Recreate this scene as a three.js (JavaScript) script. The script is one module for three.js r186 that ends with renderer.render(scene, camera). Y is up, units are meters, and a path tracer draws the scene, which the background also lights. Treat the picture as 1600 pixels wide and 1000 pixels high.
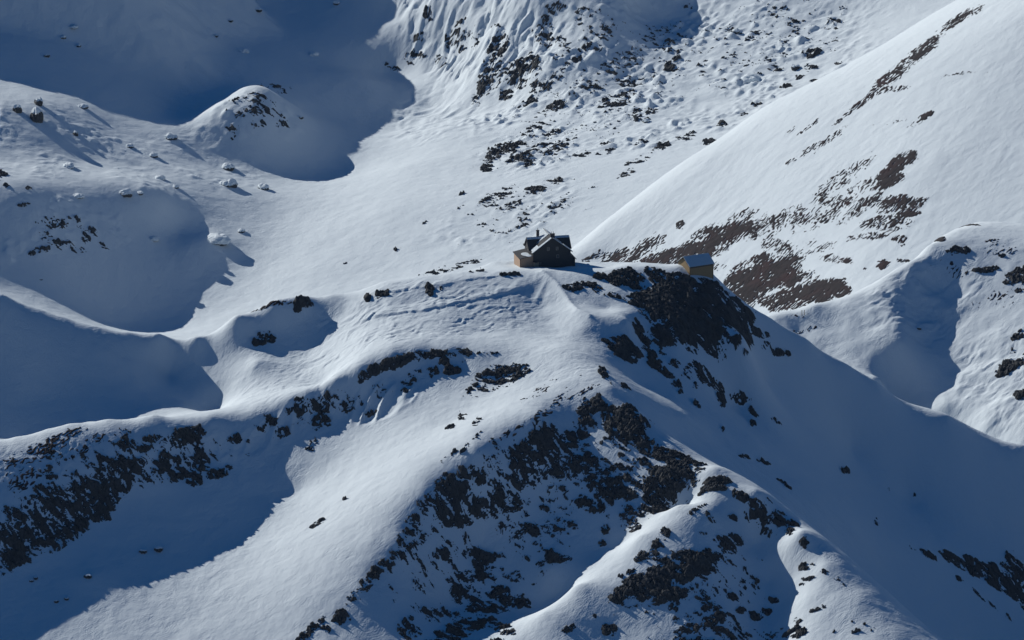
import * as THREE from 'three';

// ---------------------------------------------------------------- camera, sky, sun, exposure
const rad = d => d * Math.PI / 180;
const scene = new THREE.Scene();
const camera = new THREE.PerspectiveCamera(4.968, 1.6, 50, 30000);
camera.position.set(0, 629.35, 2414.81);
camera.lookAt(0, -17.7, 0);
scene.add(camera);
const renderer = new THREE.WebGLRenderer({ antialias: true });
renderer.toneMapping = THREE.LinearToneMapping;
renderer.toneMappingExposure = 0.90;
renderer.shadowMap.enabled = true;

function makeSky() {                       // clear alpine air: deep blue overhead, paler at the horizon
  const w = 64, h = 64, d = new Float32Array(w * h * 4);
  for (let j = 0; j < h; j++) {
    const el = ((j + .5) / h - .5) * Math.PI, s = Math.max(0, Math.sin(el)), k = Math.pow(1 - s, 3.2);
    for (let i = 0; i < w; i++) {
      const o = (j * w + i) * 4;
      d[o] = .010 + .04 * k; d[o + 1] = .205 + .13 * k; d[o + 2] = .68 + .12 * k; d[o + 3] = 1;
    }
  }
  const t = new THREE.DataTexture(d, w, h, THREE.RGBAFormat, THREE.FloatType);
  t.mapping = THREE.EquirectangularReflectionMapping; t.magFilter = t.minFilter = THREE.LinearFilter; t.needsUpdate = true;
  return t;
}
scene.background = makeSky();
scene.environment = scene.background;
scene.backgroundIntensity = scene.environmentIntensity = 0.25;

const SUN_EL = rad(28), SUN_AZ = rad(40);
const sunDir = new THREE.Vector3(-Math.cos(SUN_EL) * Math.cos(SUN_AZ), Math.sin(SUN_EL), -Math.cos(SUN_EL) * Math.sin(SUN_AZ));
const sun = new THREE.DirectionalLight(new THREE.Color(1, .985, .93), 5);
sun.shadow.radius = .5;
sun.position.copy(sunDir).multiplyScalar(1500); sun.castShadow = true;
sun.shadow.mapSize.set(4096, 4096);
Object.assign(sun.shadow.camera, { left: -600, right: 600, top: 600, bottom: -600, near: 100, far: 4000 });
scene.add(sun, sun.target);

scene.fog = new THREE.FogExp2(new THREE.Color().setRGB(.42, .58, .80), 0.9e-5);   // thin mountain haze

// ---------------------------------------------------------------- small helpers
function hash2(i, j, s) { let h = Math.imul(i, 374761393) ^ Math.imul(j, 668265263) ^ Math.imul(s, 1274126177); h = Math.imul(h ^ (h >>> 13), 1103515245); return (h ^ (h >>> 16)) >>> 0; }
const GR = []; for (let i = 0; i < 64; i++) GR.push(Math.cos(i / 64 * 6.283185), Math.sin(i / 64 * 6.283185));
function noise(x, y, s = 0) {              // gradient noise, about -1..1
  const i = Math.floor(x), j = Math.floor(y), fx = x - i, fy = y - j;
  const u = fx * fx * fx * (fx * (fx * 6 - 15) + 10), v = fy * fy * fy * (fy * (fy * 6 - 15) + 10);
  const g = (a, b) => { const k = (hash2(i + a, j + b, s) & 63) * 2; return GR[k] * (fx - a) + GR[k + 1] * (fy - b); };
  const a = g(0, 0), b = g(1, 0), c = g(0, 1), d = g(1, 1);
  return (a + (b - a) * u + (c - a) * v + (a - b - c + d) * u * v) * 1.5;
}
function fbm(x, y, o, s = 0) { let a = 0, k = 1, q = 1, n = 0; for (let i = 0; i < o; i++) { a += k * noise(x * q, y * q, s + i); n += k; k *= .5; q *= 2.07; } return a / n; }
const ss = (a, b, x) => { x = Math.min(1, Math.max(0, (x - a) / (b - a))); return x * x * (3 - 2 * x); };
const mix = (a, b, t) => a + (b - a) * t;

// surveyed points of the terrain (x, y, z in metres; the hut stands at the origin) and the surface through them
function surface(pts, c) {
  const n = pts.length / 3, m = n + 3, A = [];
  for (let i = 0; i < m; i++) A.push(new Float64Array(m + 1));
  for (let i = 0; i < n; i++) {
    for (let j = 0; j < n; j++) A[i][j] = Math.hypot(pts[3 * i] - pts[3 * j], pts[3 * i + 2] - pts[3 * j + 2], c) - (i === j ? 1e-3 : 0);
    A[i][n] = A[n][i] = 1; A[i][n + 1] = A[n + 1][i] = pts[3 * i]; A[i][n + 2] = A[n + 2][i] = pts[3 * i + 2]; A[i][m] = pts[3 * i + 1];
  }
  for (let k = 0; k < m; k++) {
    let p = k; for (let i = k + 1; i < m; i++) if (Math.abs(A[i][k]) > Math.abs(A[p][k])) p = i;
    [A[k], A[p]] = [A[p], A[k]];
    for (let i = k + 1; i < m; i++) { const f = A[i][k] / A[k][k]; if (f) for (let j = k; j <= m; j++) A[i][j] -= f * A[k][j]; }
  }
  const w = new Float64Array(m);
  for (let k = m - 1; k >= 0; k--) { let s = A[k][m]; for (let j = k + 1; j < m; j++) s -= A[k][j] * w[j]; w[k] = s / A[k][k]; }
  const c2 = c * c;
  return (x, z) => { let s = w[n] + w[n + 1] * x + w[n + 2] * z; for (let i = 0; i < n; i++) { const dx = x - pts[3 * i], dz = z - pts[3 * i + 2]; s += w[i] * Math.sqrt(dx * dx + dz * dz + c2); } return s; };
}
const NEAR = [-219.09, 15.5, 16, -196.65, 9.81, 30, -170.47, 1.84, 40, -157.91, -3.98, 38, -149.54, -7.17, 36, -139.02, -10.8, 34, -128.46, -13.56, 32, -117.83, -15.6, 31, -106.1, -16.32, 30, -92.21, -9.36, 27, -79.46, -5.58, 22, -70.92, -4.55, 20, -60.29, -4.76, 15, -43.14, -1.62, 10, -30.23, -0.4, 7, -17.28, 0.42, 5, 0, 0.3, 2, 10.82, 0.01, 0, 21.65, -0.22, 0, 34.66, -0.07, -2, 45.51, 0.12, -3, 56.38, -0.36, -4, 61.76, -2.53, -2, 67.25, -4.62, -4, 78.25, -12.82, -7, 87.1, -19.25, -10, 100.33, -27.69, -12, 113.66, -37.56, -15, 124.78, -44.46, -17, 149.22, -57.14, -20, 176.11, -69.3, -25, 203.17, -81.75, -30, -219.09, 8.5, 4, -219.09, -34.5, -59, -170.47, -5.16, 28, -170.47, -48.16, -35, -149.54, -14.17, 24, -149.54, -57.17, -39, -128.46, -20.56, 20, -128.46, -63.56, -43, -106.1, -23.32, 18, -106.1, -66.32, -45, -79.46, -12.58, 10, -79.46, -55.58, -53, -60.29, -11.76, 3, -60.29, -54.76, -60, -30.23, -7.4, -5, -30.23, -50.4, -68, 0, -6.7, -24, 0, -49.7, -73, 21.65, -7.22, -26, 21.65, -50.22, -75, 45.51, -6.88, -29, 45.51, -49.88, -78, 61.76, -9.53, -28, 61.76, -52.53, -77, 78.25, -19.82, -19, 78.25, -62.82, -82, 100.33, -34.69, -24, 100.33, -77.69, -87, 124.78, -51.46, -29, 124.78, -94.46, -92, 176.11, -76.3, -37, 176.11, -119.3, -100, -6.49, -1.2, -8, -6.49, -1.8, -14, -6.49, -2.6, -20, -6.49, -0.5, -3.5, 0, -1.2, -8, 0, -1.8, -14, 0, -2.6, -20, 0, -0.5, -3.5, 6.49, -1.2, -8, 6.49, -1.8, -14, 6.49, -2.6, -20, 6.49, -0.5, -3.5, 15.15, -1.2, -8, 15.15, -1.8, -14, 15.15, -2.6, -20, 15.15, -0.5, -3.5, 23.81, -1.2, -8, 23.81, -1.8, -14, 23.81, -2.6, -20, 23.81, -0.5, -3.5, 32.47, -1.2, -8, 32.47, -1.8, -14, 32.47, -2.6, -20, 32.47, -0.5, -3.5, 51.96, -1.8, -12, 64.95, -1.8, -12, 99.88, -43.6, 4, 115.39, -62.24, 2, 134.9, -78.63, 8, 153.1, -69.66, -8, 139.93, -87.75, 38, 163.61, -88.9, 4, 173.97, -103.47, 16, 197.45, -99.34, -8, 172.64, -118.69, 40, 170.86, -131.61, 70, 196.83, -128.77, 8, 80.79, -43.98, 58, 86.52, -36.88, 12, -251.73, -33.07, 130, -219.76, -32.23, 118, -199.67, -32.37, 110, -181.81, -32.36, 104, -171.36, -31.26, 101, -160.9, -30.6, 98, -151.65, -29.06, 95, -144.43, -27.89, 93, -132.02, -27.21, 90, -117.48, -26.53, 87, -98.78, -28.1, 83, -84.2, -28.79, 79, -73.74, -25.25, 76, -67.46, -23.19, 74, -59.05, -19.59, 72, -50.63, -15.98, 70, -40.12, -12.86, 67, -31.69, -11.66, 65, -21.14, -11.27, 64, -9.09, -11.33, 63, -251.73, -36.57, 123, -219.76, -35.73, 111, -199.67, -35.87, 103, -181.81, -35.86, 97, -171.36, -34.76, 94, -160.9, -34.1, 91, -151.65, -32.56, 88, -144.43, -31.39, 86, -132.02, -30.71, 83, -117.48, -30.03, 80, -247.61, -54.59, 176, -216.71, -53.25, 158, -188.76, -52.12, 149, -164.84, -50.05, 138, -150.08, -44.21, 125, -143.24, -40.51, 117, -135.26, -36.7, 110, -125.12, -34.09, 104, -110.97, -30.5, 93, -98.64, -30.02, 87, -15.89, -16.59, 70.78, -18.48, -15.05, 67.64, -23.15, -17.72, 72.57, -28.85, -14.06, 66.72, -26.27, -15.85, 68.9, -31.39, -21.45, 77.44, -39.04, -16.7, 69.64, -35.63, -19.21, 72.55, -38.8, -23.01, 78.67, -45.83, -18.38, 71.36, -42.49, -20.56, 74.08, -45.01, -27.88, 82.72, -53.61, -22.24, 73.82, -49.57, -24.87, 77.14, -54.58, -32.7, 85.78, -63.62, -26.97, 76.53, -59.52, -29.85, 79.98, -61.43, -35.56, 89.27, -70.95, -29.48, 79.53, -66.64, -32.46, 83.16, -70.23, -41, 95.79, -81.81, -33.67, 83.97, -76.59, -37.33, 88.38, -70.06, -47.15, 106.31, -87.5, -36.04, 88.41, -79.48, -41.55, 95.08, -77.73, -49.66, 113.81, -97.4, -37.21, 93.71, -88.48, -43.43, 101.2, -82.63, -54.4, 123.98, -105.82, -39.86, 100.35, -95.4, -47.26, 109.16, -87.74, -56.98, 130.15, -111.86, -41.82, 105.54, -100.96, -49.48, 114.71, -102.3, -60.98, 139.71, -126.32, -45.7, 115.1, -115.28, -53.23, 124.27, -113.19, -61.85, 143, -134.7, -48.31, 121.07, -124.95, -55.1, 129.24, -118.73, -63.8, 147.77, -139.66, -50.66, 126.45, -130.19, -57.27, 134.4, -133.54, -62.36, 149.39, -149.49, -52.2, 133.06, -142.14, -57.15, 139.15, -135.49, -67, 157.22, -153.94, -55.28, 138.34, -145.44, -61.03, 145.37, -142.95, -70.86, 165.7, -163.54, -57.98, 144.75, -154.21, -64.49, 152.56, -152.72, -75.27, 176.14, -176.52, -60.25, 151.89, -165.67, -67.65, 160.93, -169.61, -83.02, 192.9, -200.27, -64, 161.83, -186.51, -73.69, 173.41, -58.68, -10.49, 25.74, -62.86, -7.67, 20.84, -62.14, -14.68, 32.49, -69.33, -10.74, 24.72, -68.34, -18.76, 37.62, -76.55, -13.75, 28.41, -79.08, -19.66, 38.92, -86.23, -15.31, 30.86, -97.85, -21.96, 37.09, -101.86, -19.14, 32.3, -99.36, -28.43, 45.18, -108.43, -22.75, 34.92, -100.46, -35.79, 53.18, -115.6, -26.05, 35.82, -121.27, -28, 52, -108.38, -31.73, 56, -169.57, -15.33, 58, -148.42, -21.65, 59, -156.43, -26.84, 68, -191.24, -8.7, 50, -189.82, -20.24, 72, -85.27, -20.21, 45, -80.51, -25.21, 62, -68.14, -21.37, 48, -51.49, -6.56, 25, -51.1, -11.99, 46, -32.16, -4.07, 26, -31.87, -8.7, 50, -12.89, -3.18, 21, -12.77, -9.51, 47, 0, -3.71, 19, 0, -8.32, 35, 9.69, -3.91, 14, 10.74, -6.91, 22, 11.77, -9.3, 33, 14.92, -10.86, 42, 17.23, -3.34, 14.5, 22.48, -6.34, 30, 26.06, -7.39, 36, 24.95, -9.01, 41.5, -63.54, -23.01, 62, 28.06, -2.15, 8, 34.46, -3.91, 14, 39.67, -8.25, 27, 31.78, -7.54, 23, 25.55, -11.32, 46, 34.13, -11.13, 41, 39.55, -9.43, 35, 4.22, -12.04, 66, 14.79, -9.69, 65, 22.15, -10.57, 69, 28.34, -13.11, 82, 31.34, -15.23, 94, 8.31, -20.2, 111, -11.36, -27.77, 126, -28.79, -38.73, 140, -35.78, -49.71, 157, -48.8, -59.76, 173, -66.72, -71.44, 190, -80.54, -80.31, 202, -4.21, -18.58, 78, -20.89, -26.04, 98, 10.48, -16.36, 86, 41.64, -21.89, 105, 44.67, -23.59, 99, 50.75, -26.69, 88, 57.51, -30.1, 75.9, 51.91, -28.27, 113, 55.2, -32.84, 97, 61.35, -35.98, 86, 68.17, -39.44, 73.9, 63.11, -32.73, 123, 66.78, -40.53, 96, 72.99, -43.7, 85, 79.88, -47.2, 72.9, 20.79, -27.02, 109.79, 41.4, -32.23, 121.74, 10.32, -42.43, 131.07, 32.94, -44.49, 138.65, -10.28, -53.63, 143.98, 12.28, -58.58, 155.93, -20.42, -68.68, 164.8, 51.56, -37.8, 132.18, 0, -69.28, 169.73, 34.86, -51.79, 150.09, 64.98, -32.07, 130.48, 78.04, -37.35, 142.52, 91.89, -45.32, 158.83, 99.57, -52.43, 172.63, 110.16, -58.6, 187.07, 120.65, -65.72, 201.47, 133.95, -73.34, 217.22, 53.33, -40.11, 146.2, 40.85, -46.78, 158.25, 20.32, -58.21, 174.56, 10.13, -64.53, 183.66, 0, -70.97, 191.49, -12.09, -78.6, 200.75, 85.77, -50.36, 67.3, 82.54, -50.7, 97, 88.83, -53.93, 86, 99.64, -59.42, 67.3, 97.3, -63.52, 98, 103.66, -66.81, 87, 114.6, -72.4, 68.3, 105.68, -74.21, 101, 112.08, -77.56, 90, 123.09, -83.25, 71.3, 117.25, -84.56, 103, 123.71, -87.96, 92, 134.82, -93.73, 73.3, 128.68, -95.07, 108, 135.19, -98.53, 97, 146.38, -104.4, 78.3, 63.48, -40.88, 150.83, 77.86, -51.25, 151.89, 61.04, -52.38, 169.33, 44.6, -59.68, 180.15, 81.62, -60.18, 164.66, 78.15, -68.41, 179.36, 66.78, -64.32, 185.7, 30.28, -70.32, 193.55, 60.41, -72.53, 199.92, 89.62, -56.43, 167.9, 87.02, -62.67, 173.9, 84.34, -67.53, 182.2, 81.87, -72.34, 190.49, 98.96, -61.94, 189.93, 102.54, -67.59, 202.22, 93.6, -60.22, 181.82, 93.77, -66.77, 194.77, 71.82, -42.33, 145.94, 53.55, -44.85, 137.44, 12.25, -68.86, 165.61, 43.22, -4.91, 6, 56.15, -6.61, 8, 66.88, -12.25, 12, 55.76, -14.64, 28, 77.48, -19.03, 20, 42.8, -15.24, 34, 55.43, -25.24, 46, 75.19, -38.58, 30, 42.36, -23.01, 62, -200.6, -95.08, 215, -139.78, -91.79, 225, -79.06, -93.94, 250, 0, -90.6, 260, 168.34, -140.72, 110, 238.94, -144.59, 30, 267.51, -100.33, -50];
const HILL = [72.08, -47.02, -92, 72.08, -51.02, -104, 72.08, -92.02, -162, 93.72, -42.62, -100, 93.72, -46.62, -112, 93.72, -87.62, -170, 106.27, -40.42, -104, 106.27, -44.42, -116, 106.27, -85.42, -174, 120.07, -37.79, -110, 120.07, -41.79, -122, 120.07, -82.79, -180, 132.71, -33.01, -115, 132.71, -37.01, -127, 132.71, -78.01, -185, 141.94, -28.66, -119, 141.94, -32.66, -131, 141.94, -73.66, -189, 148.17, -25.39, -130, 148.17, -29.39, -142, 148.17, -70.39, -200, 153.27, -24.42, -140, 153.27, -28.42, -152, 153.27, -69.42, -210, 165.41, -22.75, -152, 165.41, -26.75, -164, 165.41, -67.75, -222, 184.22, -24.28, -158, 184.22, -28.28, -170, 184.22, -69.28, -228, 207.77, -24.15, -165, 207.77, -28.15, -177, 207.77, -69.15, -235, 242.99, -23.06, -172, 242.99, -27.06, -184, 242.99, -68.06, -242, 137.61, -36.69, -107.61, 136.3, -42.76, -93.53, 136.04, -47.31, -82.77, 128.9, -56.64, -62.61, 101.45, -46.53, -94.52, 112.83, -43.86, -97.63, 118.75, -52.08, -76.36, 110.04, -50.38, -82.91, 125.97, -46.09, -88.56, 158.8, -39.81, -105.8, 150.91, -35.41, -115.19, 154.85, -48.66, -93.14, 146.53, -43.42, -103.43, 155.07, -55.79, -77.78, 145.85, -50.28, -88.99, 154.47, -60.11, -67.3, 145.55, -54.47, -78.31, 170.87, -45.75, -87.3, 169.04, -60, -54.75, 191.86, -33.15, -101.28, 188.78, -54.71, -52.31, 212.41, -37.73, -74.74, 151.07, -64.24, -58.34, 163.98, -66.45, -43.24, 176.39, -68.28, -29.45, 192.84, -69.94, -12.94, 150.37, -68.97, -54.59, 149.4, -75.57, -49.34, 147.17, -90.58, -37.34, 163.28, -71.14, -39.49, 162.29, -77.69, -34.24, 160.03, -92.58, -22.24, 175.67, -72.93, -25.7, 174.67, -79.43, -20.45, 172.38, -94.21, -8.45, 192.11, -74.56, -9.19, 191.09, -81, -3.94, 188.75, -95.64, 8.06, 134.12, -67.78, -66, 89.12, -56.84, -60];
const BROWN = [-4.83, -83.89, -275, -10.83, -92.89, -291, -29.83, -143.89, -345, 7.26, -77.74, -282, 1.26, -86.74, -298, -17.74, -137.74, -352, 19.39, -70.81, -290, 13.39, -79.81, -306, -5.61, -130.81, -360, 36.51, -60.62, -305, 30.51, -69.62, -321, 11.51, -120.62, -375, 51.28, -51.57, -317, 45.28, -60.57, -333, 26.28, -111.57, -387, 67.38, -42.44, -329, 61.38, -51.44, -345, 42.38, -102.44, -399, 98.49, -25.55, -348, 92.49, -34.55, -364, 73.49, -85.55, -418, 129.91, -13.3, -366, 123.91, -22.3, -382, 104.91, -73.3, -436, 161.67, 0.94, -385, 155.67, -8.06, -401, 136.67, -59.06, -455, 174.43, 6.77, -392, 168.43, -2.23, -408, 149.43, -53.23, -462, 200.21, 18.07, -408, 194.21, 9.07, -424, 175.21, -41.93, -478, 252.41, 42.1, -440, 246.41, 33.1, -456, 227.41, -17.9, -510, 36.26, -68.58, -283.28, 47.85, -70.53, -252.61, 60.37, -56.07, -283.16, 71.36, -61.94, -238.62, 81.91, -68.85, -190.91, 85.06, -37.04, -306.95, 95.32, -47.09, -247.8, 105.19, -56.75, -190.9, 120.83, -21.62, -294.74, 119.01, -34.79, -247.72, 128.42, -44.68, -190.89, 150.08, -3.97, -304.14, 153.86, -19.69, -236.09, 137.87, -51.74, -144.81, 180.25, 5.19, -286, 177.9, -9.58, -244.63, 163.84, -28.24, -202.13, 188.11, -15.39, -218.52, 193.88, 18.69, -313.66, 174.93, -28.21, -192.44, 185.95, -28.18, -182.81, 212.06, -5.33, -226.97, 183.37, -43.42, -140.27, 217.72, -32.24, -142.83, 237.65, 12.16, -255.84];
const FAR = [-96.53, -108.65, -500.72, -74.68, -105.06, -571.28, -57, -101.78, -628.4, -43.97, -94.92, -670.4, -81.95, -114.86, -441.78, -61.04, -114.7, -420.99, -51.93, -102.65, -487.59, -42.34, -98.76, -547.91, -25.51, -107.05, -432.02, -26.92, -95.64, -602.86, -20.85, -97.81, -500.36, -5.33, -93.85, -572.58, -5.16, -98.42, -470.79, 15.3, -101.73, -431.8, 15.55, -93.96, -484.91, 21.23, -90.56, -559.01, 41.55, -90.17, -491.18, 42.56, -87.09, -567.25, 54.14, -78.89, -625.81, 74.22, -84.67, -557.17, 81.24, -73.9, -628.26, 93.75, -79.22, -591.83, 108.84, -66.82, -645.92, 121.13, -72.34, -609.56, 136.5, -61.17, -657.99, 163.16, -55.87, -646.78, 82.65, -59.5, -688.21, 137.85, -44.06, -694.93, 192.82, -38.14, -693.58, 54.94, -62.79, -677.7, -16.33, -94.37, -638.32, -30.14, -95.46, -660.71, -44.21, -91.5, -689.69, -52.61, -89.74, -696.8, -54.1, -80.46, -705.86, -44.34, -79.72, -702.64, -27.55, -86.02, -680.67, -27.65, -72.75, -696.89, -10.94, -80.89, -658.5, -5.49, -68.02, -675.92, 0, -88.81, -632.49, 13.58, -76.23, -638.34, 16.41, -65.29, -663.82, 29.96, -67.43, -648.61, 43.82, -55.47, -670.06, -48.77, -67.56, -724.5, -22.18, -53.08, -710.38, 13.74, -46.91, -682.16, 41.29, -43.04, -690.22, -44.71, -47.81, -738.61, -224.05, -96.52, -361.5, -224.92, -83.81, -444.23, -207.43, -81.59, -488.89, -177.56, -86.63, -509.49, -157.16, -91.38, -517.86, -131.48, -96.75, -528.69, -105.08, -103.67, -523.84, -101.06, -99.87, -563.53, -119.62, -95.69, -563.24, -145.95, -89.29, -559.37, -209.68, -71.59, -525.17, -195.26, -72.48, -545.96, -180.04, -77.45, -555.46, -164.29, -84.4, -556.09, -186.26, -74.53, -571.91, -212.88, -68.91, -573.56, -239.19, -63.44, -571.17, -134.28, -88.87, -597.66, -132.95, -85.79, -631.5, -81.78, -91.8, -645.2, -161.07, -80.79, -598.5, -81.39, -96.2, -628.4, -65.92, -89.28, -670.4, -103.97, -83.85, -659.17, -136.38, -79.02, -650.4, -215.98, -61.37, -621.94, -177.09, -67.69, -649.72, -219.12, -55.53, -670.33, -179.64, -61.7, -698.1, -138.86, -73.14, -711.26, -97.93, -78.37, -734.5, -99.59, -71.13, -793.07, -168.66, -57.23, -755.74, -223.29, -47, -734.84, -177.6, -89.56, -464.1, -126.19, -125.24, -420.96, -150.5, -108.08, -452.41, -158.98, -91.93, -476.77, -118.56, -119.98, -442.86, -138.72, -107.59, -467.59, -143.67, -96.96, -479.82, -126.42, -108.93, -465.35, -136.48, -105.17, -475.9, -197.21, -84.27, -450.32, -203.17, -101.34, -420.08, -240.18, -100.49, -406.64, -175.15, -114.46, -415.04, -201.88, -111.35, -398.24, -150.79, -127.97, -406.64, -112.85, -114.92, -460.4, -107.51, -77.76, -603.2, -121.85, -81.68, -590.6, -94.08, -85.65, -601.52, -106.74, -85.55, -578, -90.89, -94.6, -581.36, -101.8, -81.88, -591.44, -115.29, -79.92, -594.8, -500, -115, -420, -600, -85, -670, -650, 15, -970, -300, -115, -1070, 0, -85, -1120, 300, 15, -1070, 500, 65, -770, 500, 15, -470, 300, -15, -320];
const WEST = [[285.6, 17.4, 709.6], [304.7, 11.0, 683.8], [313.5, 7.9, 670.2], [322.3, 4.5, 660.4], [326.2, 0.5, 649.5], [335.5, -4.1, 640.1], [354.2, -8.5, 624.8], [393.9, -24.0, 578.2], [409.5, -22.1, 577.6], [450.0, -21.7, 598.5], [485.7, -15.9, 609.6], [494.8, -13.9, 622.8], [500.4, -8.2, 641.1], [505.8, 0.1, 649.4], [522.0, 10.3, 652.7]];
const baseNear = surface(NEAR, 1.8), baseHill = surface(HILL, 2.5), baseBrown = surface(BROWN, 6), baseFarRaw = surface(FAR, 10);
const CA = Math.cos(SUN_AZ), SA = Math.sin(SUN_AZ);
function peakWest(x, z) {                  // the mountain outside the picture, to the left and behind
  const u = SA * x - CA * z, w = -CA * x - SA * z;
  let y, wc; const n = WEST.length;
  if (u <= WEST[0][0]) { y = WEST[0][1] - (WEST[0][0] - u) * .5; wc = WEST[0][2]; } else if (u >= WEST[n - 1][0]) { y = WEST[n - 1][1] - (u - WEST[n - 1][0]) * .8; wc = WEST[n - 1][2]; }
  else { let i = 1; while (WEST[i][0] < u) i++; const a = WEST[i - 1], b = WEST[i]; const k = (u - a[0]) / (b[0] - a[0]); y = mix(a[1], b[1], k); wc = mix(a[2], b[2], k); }
  return y - Math.abs(w - wc) * .95 + 1.2 * fbm(x / 9, z / 9, 3, 71);
}
const baseFar = (x, z) => { const a = baseFarRaw(x, z), b = peakWest(x, z), k = 8, h = Math.max(0, k - Math.abs(a - b)) / k; return Math.max(a, b) + h * h * k * .25; };

function gridGeometry(h, x0, x1, nx, z0, z1, nz) {
  const P = new Float32Array((nx + 1) * (nz + 1) * 3), U = new Float32Array((nx + 1) * (nz + 1) * 2), I = new Uint32Array(nx * nz * 6);
  let o = 0, q = 0;
  for (let j = 0; j <= nz; j++) for (let i = 0; i <= nx; i++) { const x = mix(x0, x1, i / nx), z = mix(z0, z1, j / nz); P[o++] = x; P[o++] = h(x, z); P[o++] = z; U[q++] = x; U[q++] = z; }
  o = 0;
  for (let j = 0; j < nz; j++) for (let i = 0; i < nx; i++) { const a = j * (nx + 1) + i, b = a + nx + 1; I[o++] = a; I[o++] = b; I[o++] = a + 1; I[o++] = a + 1; I[o++] = b; I[o++] = b + 1; }
  const g = new THREE.BufferGeometry();
  g.setAttribute('position', new THREE.BufferAttribute(P, 3)); g.setAttribute('uv', new THREE.BufferAttribute(U, 2)); g.setIndex(new THREE.BufferAttribute(I, 1));
  g.computeVertexNormals();
  return g;
}
function snowRelief() {                    // fine wind crust, 48 m a side, without a seam
  const n = 1024, d = new Uint8Array(n * n * 4);
  const per = (x, y, p, q, s) => {
    const i = Math.floor(x), j = Math.floor(y), fx = x - i, fy = y - j, u = fx * fx * (3 - 2 * fx), v = fy * fy * (3 - 2 * fy);
    const g = (a, b) => { const k = (hash2((i + a) % p, (j + b) % q, s) & 63) * 2; return GR[k] * (fx - a) + GR[k + 1] * (fy - b); };
    const a = g(0, 0), b = g(1, 0), c = g(0, 1), e = g(1, 1); return (a + (b - a) * u + (c - a) * v + (a - b - c + e) * u * v) * 1.5;
  };
  for (let j = 0; j < n; j++) for (let i = 0; i < n; i++) {
    const x = i / n, y = j / n, w = .015 * per(x * 9, y * 9, 9, 9, 401), X = x + w + 1, Y = y + .015 * per(x * 9, y * 9, 9, 9, 402) + 1;
    const patch = .45 + .75 * Math.max(0, per(X * 7, Y * 7, 7, 7, 403) + .3);
    const crust = 1 - Math.abs(per(X * 26, Y * 58, 26, 58, 404)), fine = 1 - Math.abs(per(X * 60, Y * 110, 60, 110, 405));
    let v = .5 + patch * (.26 * (crust * crust - .6) + .16 * (fine * fine - .6)) + .14 * per(X * 34, Y * 34, 34, 34, 406) + .10 * per(X * 96, Y * 96, 96, 96, 407);
    v = Math.max(0, Math.min(1, v)) * 255; const o = (j * n + i) * 4; d[o] = d[o + 1] = d[o + 2] = v; d[o + 3] = 255;
  }
  const t = new THREE.DataTexture(d, n, n, THREE.RGBAFormat); t.wrapS = t.wrapT = THREE.RepeatWrapping; t.magFilter = THREE.LinearFilter; t.minFilter = THREE.LinearMipmapLinearFilter; t.generateMipmaps = true; t.needsUpdate = true;
  return t;
}
const snowMat = new THREE.MeshStandardMaterial({ color: new THREE.Color().setRGB(.62, .68, .72), roughness: .9, bumpMap: snowRelief(), bumpScale: .17 });
function struct(name, g, m, label) { const o = new THREE.Mesh(g, m); o.name = name; o.castShadow = o.receiveShadow = true; o.userData = { kind: 'structure', label }; scene.add(o); return o; }
// where the snow is drifted, fluted or bumpy: centre x, z, two axes of an ellipse, strength
const NEAR_DRIFT = [[-32.1,35,0.0203,-0.0015,0.0082,0.0385,1], [-68,55,0.0342,-0.0048,0.0059,0.0409,0.8], [14.7,76,0.0503,0.0053,-0.0484,0.0733,0.4], [-20.5,156.5,0.0445,-0.0003,0.0244,0.0582,0.5], [-72.7,118.5,0.0159,-0.0045,0.0113,0.0174,0.14], [56.8,180,0.0308,0.0006,0.0054,0.0591,0.3], [-153.8,112.5,0.0402,-0.0021,0.0149,0.1002,0.5]];
const NEAR_FLUTE = [[-43.1,79,0.0658,-0.0274,0.0215,0.1415,1], [-94.3,91.5,0.0212,-0.0076,0.0887,0.172,0.5], [8.2,13,0.2109,0.0006,0.0156,0.0979,0.3]];
const FAR_FLUTE = [[-13.8,-679,0.0242,-0.0001,-0.0374,0.0324,1], [-32.6,-631.5,0.0384,-0.0099,0.0267,0.0168,0.35]];
const FAR_BUMP = [[67.5,-616,0.0099,-0.0009,0.0021,0.0101,1], [8,-556,0.0343,-0.0041,0.0113,0.0209,0.9], [-107,-585.5,0.0511,0.001,0.0191,0.0539,0.9], [-193.1,-509.5,0.0241,-0.0014,0.0144,0.0192,0.45], [-184,-440.5,0.0304,-0.0015,0.0348,0.0531,0.8], [0,-469.5,0.0254,-0.0034,0.0173,0.0284,0.5], [-142,-529,0.0212,-0.0009,0.016,0.0215,0.35]];
const HILL_DRIFT = [[144.8,-105.5,0.0399,0.0017,0.0188,0.0502,1], [169.5,-62,0.0501,0.0028,-0.0167,0.0321,0.9]];
const BANK_LOW = [[-54.6, 32.6], [-42.8, 34.2], [-29.9, 33.2], [-17.1, 27.4], [-4.3, 20.2], [7.5, 11.6]];
const BANK_HIGH = [[-51.5, 22.0], [-38.7, 20.0], [-23.7, 16.6], [-8.6, 9.6], [0.0, 5.4]];
const WIND_LIP = [[10.4, 4.0], [14.7, 11.0], [18.3, 19.8], [21.8, 31.2], [26.1, 35.8]];
function zone(Z, x, z) { let q = 0; for (const e of Z) { const dx = x - e[0], dz = z - e[1], a = e[2] * dx + e[3] * dz, b = e[4] * dx + e[5] * dz, d = 1 - a * a - b * b; if (d > 0) q = Math.max(q, e[6] * Math.min(1, d * 1.8)); } return q; }
const ridged = (x, y, s) => { const n = 1 - Math.abs(noise(x, y, s)); return n * n; };
const cellR = new Float32Array(2);
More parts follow.
